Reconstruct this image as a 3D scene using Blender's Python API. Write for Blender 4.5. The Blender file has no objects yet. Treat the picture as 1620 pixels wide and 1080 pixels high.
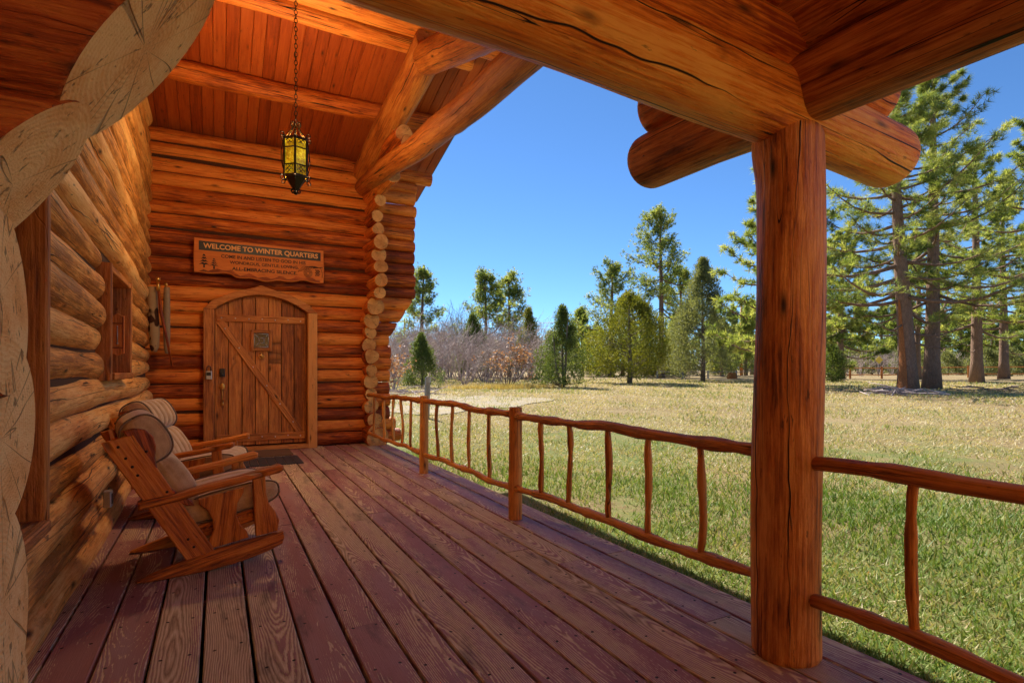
import bpy, math, random
import numpy as np
from mathutils import Vector, Matrix
R = math.radians
S = bpy.context.scene
C = S.collection
PI = math.pi

# ------------------------------------------------------------------ camera
F = 886.0
CAM = np.array([0.0, 0.0, 1.2]); YAW = R(27.7)
FW = np.array([math.sin(YAW), math.cos(YAW), 0.0]); RT = np.array([math.cos(YAW), -math.sin(YAW), 0.0])
cd = bpy.data.cameras.new("camera"); cam = bpy.data.objects.new("camera", cd); C.objects.link(cam)
cam.location = CAM; cam.rotation_euler = (R(90), 0, -YAW)
cd.sensor_width = 36; cd.lens = F / 1620 * 36; cd.shift_y = 45 / 1620
cd.clip_start = 0.05; cd.clip_end = 5000
S.camera = cam

def gz(x, y):
    d = np.hypot(np.asarray(x, float), np.asarray(y, float))
    z = np.interp(d, [0, 4, 14, 25, 45, 80, 140, 4000], [-.36, -.35, -.10, .2, .36, .6, .75, .8])
    return z + .05 * np.sin(np.asarray(x) * .31 + 1) * np.sin(np.asarray(y) * .27) * np.clip((d - 5) / 10, 0, 1)
def at(u, d):
    p = FW * d + RT * d * (u - 810) / F
    return float(p[0]), float(p[1]), float(gz(p[0], p[1]))

# ------------------------------------------------------------------ mesh builder
class MB:
    def __init__(s): s.v = []; s.f = []; s.m = []; s.lc = []; s.rn = []; s.sm = []; s.n = 0
    def add(s, v, f, mat=0, lc=None, rnd=0.0, smooth=True):
        v = np.asarray(v, float); k = len(v)
        s.v.append(v); s.lc.append(v if lc is None else np.asarray(lc, float)); s.rn.append(np.full(k, rnd))
        for q in f: s.f.append(tuple(i + s.n for i in q))
        s.m += list(mat) if isinstance(mat, (list, tuple)) else [mat] * len(f)
        s.sm += [smooth] * len(f); s.n += k
    def mesh(s, name, off=(0, 0, 0)):
        me = bpy.data.meshes.new(name)
        V = np.concatenate(s.v) - np.asarray(off)
        me.from_pydata(V.tolist(), [], s.f)
        a = me.attributes.new('lc', 'FLOAT_VECTOR', 'POINT'); a.data.foreach_set('vector', np.concatenate(s.lc).ravel())
        a = me.attributes.new('rnd', 'FLOAT', 'POINT'); a.data.foreach_set('value', np.concatenate(s.rn))
        me.polygons.foreach_set('material_index', s.m); me.polygons.foreach_set('use_smooth', s.sm)
        me.update(); return me

ROOT = {}
def thing(name, label, cat, loc=(0, 0, 0), group=None, kind=None):
    o = bpy.data.objects.new(name, None); C.objects.link(o); o.location = loc; o.empty_display_size = .1
    tag(o, label, cat, group, kind); ROOT[o.name] = tuple(loc); return o
def tag(o, label=None, cat=None, group=None, kind=None):
    if label: o['label'] = label
    if cat: o['category'] = cat
    if group: o['group'] = group
    if kind: o['kind'] = kind
    return o
def obj(name, mb, mats, parent=None, label=None, local=False):
    off = (0, 0, 0)
    if parent is not None and not local: off = ROOT[parent.name]
    me = mb.mesh(name, off) if isinstance(mb, MB) else mb
    for m in (mats if isinstance(mats, (list, tuple)) else [mats]): me.materials.append(m)
    o = bpy.data.objects.new(name, me); C.objects.link(o)
    if parent is not None: o.parent = parent
    ROOT[o.name] = off
    if label: o['label'] = label
    return o
def tri_mesh(name, T, rnd):
    """T (n,3,3) triangle soup, rnd (n,)"""
    n = len(T); me = bpy.data.meshes.new(name)
    me.vertices.add(3 * n); me.vertices.foreach_set('co', np.ascontiguousarray(T, dtype=np.float32).ravel())
    me.loops.add(3 * n); me.loops.foreach_set('vertex_index', np.arange(3 * n, dtype=np.int32))
    me.polygons.add(n); me.polygons.foreach_set('loop_start', np.arange(0, 3 * n, 3, dtype=np.int32))
    a = me.attributes.new('rnd', 'FLOAT', 'POINT'); a.data.foreach_set('value', np.repeat(rnd, 3).astype(np.float32))
    me.update(); me.validate(); return me
def copy_tree(o, loc, rotz=0, scale=1.0, label=None):
    c = o.copy(); C.objects.link(c); c.location = loc; c.rotation_euler = (0, 0, rotz); c.scale = (scale,) * 3 if not isinstance(scale, tuple) else scale
    if label: c['label'] = label
    for ch in list(o.children):
        k = ch.copy(); C.objects.link(k); k.parent = c
        for g in list(ch.children):
            h = g.copy(); C.objects.link(h); h.parent = k
    return c

# ------------------------------------------------------------------ primitives
def unit(v): v = np.asarray(v, float); return v / (np.linalg.norm(v) + 1e-12)
def log(mb, p0, p1, r0, r1=None, seed=0, nseg=20, wob=.035, bend=.012, pl0=None, pl1=None, mat=0, emat=1, step=.16, round_=.03, rn=None, kb=1.0, edge=.93):
    p0 = np.asarray(p0, float); p1 = np.asarray(p1, float); r1 = r0 if r1 is None else r1
    rg = np.random.RandomState(seed); rn = rg.rand() if rn is None else rn
    d = p1 - p0; L = np.linalg.norm(d); d /= L
    up = np.array([0, 0, 1.]) if abs(d[2]) < .9 else np.array([0, 1., 0])
    sd = unit(np.cross(d, up)); w = np.cross(sd, d)
    a = np.arange(nseg) / nseg * 2 * PI
    ca, sa = np.cos(a), np.sin(a)
    ph = rg.rand(8) * 6.28; fr = rg.uniform(.6, 3.2, 8); md = rg.randint(0, 4, 8)
    kn = [(rg.uniform(0, L), rg.uniform(0, 2 * PI), rg.uniform(.05, .1)) for _ in range(int(L * 1.6))]
    def ring(sv, rs):
        t = sv / L; r = (r0 * (1 - t) + r1 * t)
        m = np.zeros(nseg)
        for k in range(8): m += np.sin(fr[k] * sv * 1.7 + md[k] * a + ph[k]) * (.5 if md[k] else .28)
        r = r * (1 + wob * m * .6) * rs
        for (ks, ka, kh) in kn:
            da = np.abs((a - ka + PI) % (2 * PI) - PI) * r0
            r = r + kb * kh * r0 * np.exp(-((sv - ks) ** 2 * .5 + da ** 2) / (2 * (.03 + .012 * kb) ** 2))
        b1 = bend * np.sin(sv * 1.1 + ph[0]); b2 = bend * np.sin(sv * .9 + ph[1])
        P = p0 + d * sv[:, None] + sd * (ca * r + b1)[:, None] + w * (sa * r + b2)[:, None]
        return P, np.stack([sv, ca * r, sa * r], 1)
    s0 = np.zeros(nseg); s1 = np.full(nseg, L)
    base = sd * (ca * r0)[:, None] + w * (sa * r0)[:, None] + p0
    for pl, sv in ((pl0, s0), (pl1, s1)):
        if pl is not None:
            q, n = np.asarray(pl[0], float), np.asarray(pl[1], float)
            sv[:] = ((q - base) @ n) / (d @ n)
    n = max(3, int(L / step)); ts = np.linspace(0, 1, n)
    e = round_ / L
    ts = np.unique(np.concatenate([[0, e * .35, e], ts[1:-1], [1 - e, 1 - e * .35, 1]])); V = []; LC = []
    for t in ts:
        ed = min(t, 1 - t) / e
        rs = edge if ed < .01 else (.985 if ed < .5 else 1.0)
        P, l = ring(s0 * (1 - t) + s1 * t, rs); V.append(P); LC.append(l)
    m = len(ts); V = np.concatenate(V); LC = np.concatenate(LC)
    f = []; mm = []
    for i in range(m - 1):
        for j in range(nseg):
            k = (j + 1) % nseg
            f.append((i * nseg + j, i * nseg + k, (i + 1) * nseg + k, (i + 1) * nseg + j)); mm.append(mat)
    mb.add(V, f, mm, LC, rn)
    for (i, sg, sv) in ((0, -1, s0), (m - 1, 1, s1)):
        rv = V[i * nseg:(i + 1) * nseg]; c = rv.mean(0); lc = LC[i * nseg:(i + 1) * nseg]
        mid = (rv + c) / 2; lm = np.stack([lc[:, 0], lc[:, 1] * .5, lc[:, 2] * .5], 1); cl = np.array([[sv.mean(), 0, 0]])
        vv = np.concatenate([rv, mid, c[None]]); ll = np.concatenate([lc, lm, cl]); ff = []
        for j in range(nseg):
            k = (j + 1) % nseg
            q = (j, k, nseg + k, nseg + j); tq = (nseg + j, nseg + k, 2 * nseg)
            ff += [q[::-1], tq[::-1]] if sg < 0 else [q, tq]
            if sg < 0: pass
        mb.add(vv, [x[::-1] for x in ff], emat, ll, rn, smooth=False)
def bar(mb, p0, p1, wv, w, t, ch=.004, mat=0, rn=0., n=1, taper=1.0):
    """board from p0 to p1, width w along wv, thickness t"""
    p0 = np.asarray(p0, float); p1 = np.asarray(p1, float); d = p1 - p0; L = np.linalg.norm(d); d = d / L
    wv = unit(np.asarray(wv, float) - d * (np.dot(wv, d))); tv = np.cross(d, wv)
    a, b = w / 2, t / 2; c = min(ch, a * .9, b * .9)
    cs = np.array([(-a + c, -b), (a - c, -b), (a, -b + c), (a, b - c), (a - c, b), (-a + c, b), (-a, b - c), (-a, -b + c)])
    V = []; LC = []
    for i in range(n + 1):
        s = L * i / n; k = 1 + (taper - 1) * i / n
        V.append(p0 + d * s + wv * cs[:, :1] * k + tv * cs[:, 1:]); LC.append(np.column_stack([np.full(8, s), cs]))
    f = [(i * 8 + j, i * 8 + (j + 1) % 8, (i + 1) * 8 + (j + 1) % 8, (i + 1) * 8 + j) for i in range(n) for j in range(8)]
    f += [tuple(range(8))[::-1], tuple(n * 8 + j for j in range(8))]
    mb.add(np.concatenate(V), f, mat, np.concatenate(LC), rn, smooth=False)
def prism(mb, pts, o, au, av, th, ch=.005, mat=0, rn=0., grain=(1, 0)):
    """polygon pts (u,v) extruded symmetric along au x av"""
    pts = np.asarray(pts, float); n = len(pts); au = np.asarray(au, float); av = np.asarray(av, float); an = np.cross(au, av); o = np.asarray(o, float)
    c = pts.mean(0); g = unit(np.array(grain, float)); gp = np.array([-g[1], g[0]])
    # inward offset for the chamfer
    nx = np.roll(pts, -1, 0); pv = np.roll(pts, 1, 0)
    e1 = pts - pv; e2 = nx - pts
    ar = np.sum(pts[:, 0] * nx[:, 1] - nx[:, 0] * pts[:, 1]); sg = 1 if ar > 0 else -1
    n1 = np.column_stack([-e1[:, 1], e1[:, 0]]) / (np.linalg.norm(e1, axis=1)[:, None] + 1e-9)
    n2 = np.column_stack([-e2[:, 1], e2[:, 0]]) / (np.linalg.norm(e2, axis=1)[:, None] + 1e-9)
    nn = n1 + n2; nn /= (np.linalg.norm(nn, axis=1)[:, None] + 1e-9); ins = pts + nn * ch * sg
    V = []; LC = []
    for P, h in ((ins, -th / 2), (pts, -th / 2 + ch), (pts, th / 2 - ch), (ins, th / 2)):
        V.append(o + P[:, :1] * au + P[:, 1:] * av + an * h)
        LC.append(np.column_stack([P @ g, P @ gp, np.full(n, h)]))
    f = []
    for i in range(3):
        for j in range(n):
            k = (j + 1) % n; q = (i * n + j, i * n + k, (i + 1) * n + k, (i + 1) * n + j); f.append(q if sg > 0 else q[::-1])
    a = tuple(range(n)); b = tuple(3 * n + j for j in range(n))
    f += [a[::-1], b] if sg > 0 else [a, b[::-1]]
    mb.add(np.concatenate(V), f, mat, np.concatenate(LC), rn, smooth=False)
def tube(mb, pts, rad, nseg=6, mat=0, rn=0., cap=True, smooth=True):
    pts = np.asarray(pts, float); n = len(pts); rad = np.broadcast_to(rad, (n,))
    T = np.gradient(pts, axis=0); a = np.arange(nseg) / nseg * 2 * PI
    up = np.array([0, 0, 1.]) if abs(unit(T[0])[2]) < .9 else np.array([1., 0, 0])
    s = unit(np.cross(T[0], up)); V = []; LC = []; ln = 0
    for i in range(n):
        t = unit(T[i]); s = unit(s - t * np.dot(s, t)); w = np.cross(s, t)
        o = (np.cos(a)[:, None] * s + np.sin(a)[:, None] * w) * rad[i]
        if i: ln += np.linalg.norm(pts[i] - pts[i - 1])
        V.append(pts[i] + o); LC.append(np.column_stack([np.full(nseg, ln), np.cos(a) * rad[i], np.sin(a) * rad[i]]))
    f = [(i * nseg + j, (i + 1) * nseg + j, (i + 1) * nseg + (j + 1) % nseg, i * nseg + (j + 1) % nseg) for i in range(n - 1) for j in range(nseg)]
    if cap: f += [tuple(range(nseg)), tuple((n - 1) * nseg + j for j in range(nseg))[::-1]]
    mb.add(np.concatenate(V), f, mat, np.concatenate(LC), rn, smooth)
def box(mb, lo, hi, ch=.004, mat=0, rn=0.):
    lo = np.asarray(lo, float); hi = np.asarray(hi, float); c = (lo + hi) / 2; s = hi - lo
    ax = int(np.argmax(s)); o = [i for i in range(3) if i != ax]
    p0 = c.copy(); p1 = c.copy(); p0[ax] = lo[ax]; p1[ax] = hi[ax]; wv = np.zeros(3); wv[o[0]] = 1
    bar(mb, p0, p1, wv, s[o[0]], s[o[1]], ch, mat, rn)
def ellip(mb, c, rx, ry, rz, nu=12, nv=8, mat=0, rn=0.):
    V = []
    for i in range(nv + 1):
        th = PI * i / nv
        for j in range(nu):
            p = 2 * PI * j / nu; V.append((c[0] + rx * math.sin(th) * math.cos(p), c[1] + ry * math.sin(th) * math.sin(p), c[2] + rz * math.cos(th)))
    mb.add(V, [(i * nu + j, (i + 1) * nu + j, (i + 1) * nu + (j + 1) % nu, i * nu + (j + 1) % nu) for i in range(nv) for j in range(nu)], mat, None, rn)

# ------------------------------------------------------------------ materials
class NT:
    def __init__(s, name):
        s.m = bpy.data.materials.new(name); s.m.use_nodes = True; s.t = s.m.node_tree; s.t.nodes.clear()
        s.out = s.t.nodes.new('ShaderNodeOutputMaterial')
    def n(s, typ, **kw):
        x = s.t.nodes.new(typ)
        for k, v in kw.items():
            if k == 'i':
                for kk, vv in v.items():
                    if hasattr(vv, 'is_linked') or isinstance(vv, bpy.types.NodeSocket): s.t.links.new(vv, x.inputs[kk])
                    else: x.inputs[kk].default_value = vv
            else: setattr(x, k, v)
        return x
    def math(s, op, a, b=0.0, c=0.0, clamp=False):
        return s.n('ShaderNodeMath', operation=op, use_clamp=clamp, i={0: a, 1: b, 2: c}).outputs[0]
    def mix(s, f, a, b, blend='MIX'):
        x = s.n('ShaderNodeMix', data_type='RGBA', blend_type=blend, clamp_factor=True)
        for k, v in ((0, f), (6, a), (7, b)):
            if isinstance(v, bpy.types.NodeSocket): s.t.links.new(v, x.inputs[k])
            else: x.inputs[k].default_value = v if k == 0 else (v if len(v) == 4 else (*v, 1))
        return x.outputs[2]
    def noise(s, vec, scale=1, detail=4, rough=.55, dist=0.0, out=0):
        return s.n('ShaderNodeTexNoise', i={'Vector': vec, 'Scale': scale, 'Detail': detail, 'Roughness': rough, 'Distortion': dist}).outputs[out]
    def ramp(s, f, stops):
        x = s.n('ShaderNodeValToRGB', i={0: f}); el = x.color_ramp.elements
        while len(el) < len(stops): el.new(.5)
        for e, (p, c) in zip(el, stops): e.position = p; e.color = c if len(c) == 4 else (*c, 1)
        return x.outputs[0]
    def sstep(s, x, a, b):
        return s.n('ShaderNodeMapRange', interpolation_type='SMOOTHSTEP', i={0: x, 1: a, 2: b, 3: 0.0, 4: 1.0}).outputs[0]
    def scale(s, v, sc, off=None):
        x = s.n('ShaderNodeVectorMath', operation='MULTIPLY', i={0: v, 1: sc}).outputs[0]
        if off is not None: x = s.n('ShaderNodeVectorMath', operation='ADD', i={0: x, 1: off}).outputs[0]
        return x
    def attr(s, name, out): return s.n('ShaderNodeAttribute', attribute_name=name).outputs[out]
    def finish(s, col, rough=.6, bump=None, bstr=.3, bdist=.01, spec=.5, **kw):
        p = s.n('ShaderNodeBsdfPrincipled')
        for k, v in (('Base Color', col), ('Roughness', rough), ('Specular IOR Level', spec)) + tuple(kw.items()):
            if isinstance(v, bpy.types.NodeSocket): s.t.links.new(v, p.inputs[k])
            else: p.inputs[k].default_value = (*v, 1) if (isinstance(v, tuple) and len(v) == 3) else v
        if bump is not None:
            b = s.n('ShaderNodeBump', i={'Height': bump, 'Strength': bstr, 'Distance': bdist}); s.t.links.new(b.outputs[0], p.inputs['Normal'])
        s.t.links.new(p.outputs[0], s.out.inputs[0]); return s.m

def wood(name, dark, mid, light, grain=1.0, crack=1.0, knots=1.0, rough=.55, var=.35, blotch=.6, bstr=.55):
    t = NT(name); lc = t.attr('lc', 'Vector'); rn = t.attr('rnd', 'Fac')
    off = t.n('ShaderNodeCombineXYZ', i={0: t.math('MULTIPLY', rn, 57.3), 1: t.math('MULTIPLY', rn, 31.7), 2: t.math('MULTIPLY', rn, 13.1)}).outputs[0]
    g = t.noise(t.scale(lc, (2.6 * grain, 62 * grain, 62 * grain), off), 1, 6, .68)
    g2 = t.noise(t.scale(lc, (6, 130, 130), off), 1, 3, .6)
    bl = t.noise(t.scale(lc, (1.6, 7, 7), off), 1, 5, .66)
    bl2 = t.noise(t.scale(lc, (3.4, 9, 9), off), 1, 5, .65)
    v = t.math('ADD', t.math('MULTIPLY', g, .8), t.math('ADD', t.math('MULTIPLY', bl, blotch), t.math('MULTIPLY', rn, var)))
    v = t.math('ADD', v, t.math('MULTIPLY', t.math('SUBTRACT', g2, .5), .25))
    v = t.math('SUBTRACT', v, (.8 + blotch + var) / 2 - .5)
    col = t.ramp(v, [(.33, dark), (.5, mid), (.68, light)])
    # dirty weathered blotches
    col = t.mix(t.math('MULTIPLY', t.sstep(bl2, .58, .75), .45), col, tuple(x * .45 for x in dark))
    # knots
    vo = t.n('ShaderNodeTexVoronoi', i={'Vector': t.scale(lc, (2.1, 7, 7), off), 'Scale': 1.0, 'Randomness': 1.0}).outputs['Distance']
    kn = t.math('SUBTRACT', 1.0, t.sstep(vo, .07, .17)); kr = t.math('SUBTRACT', 1.0, t.sstep(vo, .02, .1))
    col = t.mix(t.math('MULTIPLY', kn, .55 * knots), col, tuple(x * .5 for x in dark)); col = t.mix(t.math('MULTIPLY', kr, .9 * knots), col, (.012, .006, .003))
    # cracks along the grain
    cn = t.noise(t.scale(lc, (.26, 17, 17), off), 1, 1, .4)
    cr = t.math('SUBTRACT', 1.0, t.sstep(t.math('ABSOLUTE', t.math('SUBTRACT', cn, .5)), .002, .009))
    cm = t.sstep(t.noise(t.scale(lc, (.9, 4, 4), off), 1.7, 2), .46, .56)
    cr = t.math('MULTIPLY', t.math('MULTIPLY', cr, cm), crack)
    sp = t.n('ShaderNodeSeparateXYZ', i={0: lc}); th = t.math('DIVIDE', t.math('ARCTAN2', sp.outputs[2], sp.outputs[1]), 6.28319)
    wv = t.n('ShaderNodeCombineXYZ', i={0: t.math('MULTIPLY', sp.outputs[0], .55), 1: t.math('MULTIPLY', rn, 83.)}).outputs[0]
    tt = t.math('ADD', t.math('MULTIPLY', th, 6.0), t.math('ADD', t.math('MULTIPLY', t.noise(wv, 1, 4, .6), 1.5), t.math('MULTIPLY', rn, 9.)))
    ff = t.math('ABSOLUTE', t.math('SUBTRACT', t.math('FRACT', tt), .5)); idc = t.math('FLOOR', tt)
    mv = t.n('ShaderNodeCombineXYZ', i={0: t.math('MULTIPLY', sp.outputs[0], .8), 1: t.math('MULTIPLY', idc, 5.37), 2: t.math('MULTIPLY', rn, 47.)}).outputs[0]
    mk = t.sstep(t.noise(mv, 1, 2), .43, .62); wd_ = t.math('MULTIPLY', mk, .030)
    lk = t.math('MULTIPLY', t.math('MULTIPLY', t.math('SUBTRACT', 1, t.math('DIVIDE', ff, t.math('ADD', wd_, .0001)), clamp=True), mk), 1.6 * min(1, crack), clamp=True)
    cr = t.math('MAXIMUM', cr, lk)
    col = t.mix(cr, col, (.012, .006, .003))
    # small flecks
    fl = t.sstep(t.noise(t.scale(lc, (9, 44, 44), off), 1, 4, .6), .64, .71)
    col = t.mix(t.math('MULTIPLY', fl, .7 * min(1, knots)), col, (.03, .012, .005))
    h = t.math('SUBTRACT', t.math('ADD', t.math('MULTIPLY', g, .7), t.math('MULTIPLY', bl2, 1.5)), t.math('ADD', t.math('MULTIPLY', cr, 1.6), t.math('MULTIPLY', kn, .3)))
    ro = t.math('ADD', rough, t.math('MULTIPLY', t.math('SUBTRACT', g, .5), .5))
    return t.finish(col, ro, h, bstr, .03, .3)
def endgrain(name, c1, c2, ringf=170.):
    t = NT(name); lc = t.attr('lc', 'Vector'); rn = t.attr('rnd', 'Fac')
    s = t.n('ShaderNodeSeparateXYZ', i={0: lc})
    r = t.math('SQRT', t.math('ADD', t.math('MULTIPLY', s.outputs[1], s.outputs[1]), t.math('MULTIPLY', s.outputs[2], s.outputs[2])))
    pos = t.n('ShaderNodeNewGeometry').outputs['Position']
    nz = t.noise(pos, 9, 4); w = t.math('SINE', t.math('ADD', t.math('MULTIPLY', r, ringf * 3), t.math('MULTIPLY', nz, 9)))
    big = t.noise(pos, 5, 5, .65); fine = t.noise(t.scale(pos, (1, 1, 3)), 70, 4, .7)
    v = t.math('ADD', t.math('MULTIPLY', w, .03), t.math('ADD', t.math('MULTIPLY', big, .8), t.math('MULTIPLY', fine, .3)))
    col = t.ramp(v, [(.26, tuple(x * .55 for x in c1)), (.44, c1), (.62, c2)])
    # radial checks
    an = t.math('ARCTAN2', s.outputs[2], s.outputs[1]); cx = t.n('ShaderNodeCombineXYZ', i={0: t.math('MULTIPLY', an, .8), 1: t.math('MULTIPLY', rn, 91), 2: t.math('MULTIPLY', r, .7)}).outputs[0]
    cn = t.noise(cx, 1.6, 2); cr = t.math('SUBTRACT', 1, t.sstep(t.math('ABSOLUTE', t.math('SUBTRACT', cn, .5)), .002, .009))
    col = t.mix(t.math('MULTIPLY', cr, .45), col, (.05, .025, .012))
    fl = t.sstep(t.noise(t.scale(pos, (9, 30, 15)), 1.5, 4, .65), .60, .68); col = t.mix(t.math('MULTIPLY', fl, .65), col, (.10, .05, .025))
    return t.finish(col, .8, t.math('SUBTRACT', t.math('SUBTRACT', v, cr), t.math('MULTIPLY', fl, .4)), .8, .02, .2)
def plain(name, col, rough=.6, metal=0., noise=.25, sc=30, spec=.5, bstr=.15):
    t = NT(name); pos = t.n('ShaderNodeTexCoord').outputs['Object']; nz = t.noise(pos, sc, 4, .6)
    c = t.mix(nz, tuple(x * (1 - noise) for x in col), tuple(min(1, x * (1 + noise)) for x in col))
    return t.finish(c, t.math('ADD', rough - .1, t.math('MULTIPLY', nz, .2)), nz, bstr, .004, spec, Metallic=metal)

M = {}
M['log_red'] = wood('log_wood_red_stain', (.19, .030, .004), (.58, .135, .013), (.80, .28, .045))
M['log_tan'] = wood('log_wood_tan', (.34, .12, .022), (.74, .31, .065), (.88, .50, .17), var=.25, blotch=.8)
M['beam'] = wood('beam_wood', (.32, .055, .005), (.78, .26, .024), (.92, .50, .11), crack=1.0, var=.15, blotch=.85, knots=.8)
M['post'] = wood('post_wood', (.15, .036, .006), (.50, .165, .028), (.74, .34, .085), crack=1.0, var=.1, blotch=.9)
M['beam_shade'] = wood('shaded_beam_wood', (.12, .020, .003), (.34, .068, .008), (.50, .16, .03), crack=1.0, var=.12, blotch=.8)  # darker copy of the beam wood, shade of the log fronts in its colour
M['rafter'] = wood('rafter_wood', (.13, .024, .004), (.38, .10, .012), (.54, .20, .035), crack=1.0, var=.15)
M['ceil'] = wood('ceiling_plank_wood', (.22, .032, .003), (.35, .06, .007), (.43, .092, .013), grain=.8, crack=.1, knots=.9, var=.2, blotch=.35, bstr=.15)
M['door'] = wood('door_wood', (.20, .058, .012), (.47, .155, .032), (.64, .26, .06), crack=.4, var=.25)
M['trim'] = wood('trim_wood', (.22, .060, .012), (.50, .17, .036), (.66, .28, .07), crack=.5, var=.2)
M['rail'] = wood('rail_wood', (.30, .09, .018), (.66, .25, .05), (.80, .38, .10), crack=.7, var=.2)
M['chair'] = wood('chair_wood', (.15, .028, .004), (.52, .135, .012), (.70, .25, .035), grain=.8, crack=.4, var=.3, rough=.45)
M['chair_dark'] = wood('chair_dark_wood', (.14, .024, .004), (.44, .09, .010), (.58, .16, .022), grain=.8, crack=.3, var=.2, rough=.4)
M['grey_wood'] = wood('grey_weathered_wood', (.17, .145, .12), (.36, .32, .27), (.5, .46, .4), var=.2)
M['mat_brown'] = plain('brown_coir', (.16, .085, .038), .95, sc=120, noise=.5)
M['rubber'] = plain('black_rubber', (.035, .04, .05), .55, sc=40)
M['end'] = endgrain('log_end_grain', (.46, .20, .06), (.66, .36, .125))
M['end_pale'] = endgrain('pale_cut_log', (.86, .44, .15), (.96, .64, .29))
M['iron'] = plain('aged_iron', (.035, .025, .018), .45, .8)
M['brass'] = plain('brass', (.62, .38, .10), .3, 1.)
M['steel'] = plain('grey_steel', (.45, .46, .47), .4, .8)
M['black'] = plain('black_plastic', (.015, .015, .017), .4)
M['bolt'] = plain('bolt_steel', (.7, .68, .62), .35, .7)
M['seam_shade'] = plain('dark_seam_shade', (.06, .02, .007), .95, sc=60)  # near-black tone standing in for shade in the log seams
M['dark'] = plain('dark_interior', (.02, .017, .015), .9)
M['underdeck'] = plain('shaded_soil', (.03, .022, .018), .95)
M['shingle'] = plain('roof_felt', (.10, .09, .08), .9)

def fabric():
    t = NT('corduroy_fabric'); pos = t.n('ShaderNodeTexCoord').outputs['Object']; lc = t.attr('lc', 'Vector'); s = t.n('ShaderNodeSeparateXYZ', i={0: lc})
    w = t.math('ADD', t.math('MULTIPLY', t.math('SINE', t.math('MULTIPLY', s.outputs[1], 900)), .5), .5); nz = t.noise(pos, 14, 4); n2 = t.noise(pos, 140, 2)
    v = t.math('ADD', t.math('MULTIPLY', nz, .6), t.math('ADD', t.math('MULTIPLY', w, .04), t.math('MULTIPLY', n2, .25)))
    c = t.ramp(v, [(.25, (.36, .20, .09)), (.5, (.56, .36, .19)), (.75, (.68, .48, .29))])
    return t.finish(c, .95, t.math('ADD', w, n2), .3, .002, .1, **{'Sheen Weight': .4})
M['fabric'] = fabric()
M['piping'] = plain('piping_cord', (.17, .115, .075), .9)

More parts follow.
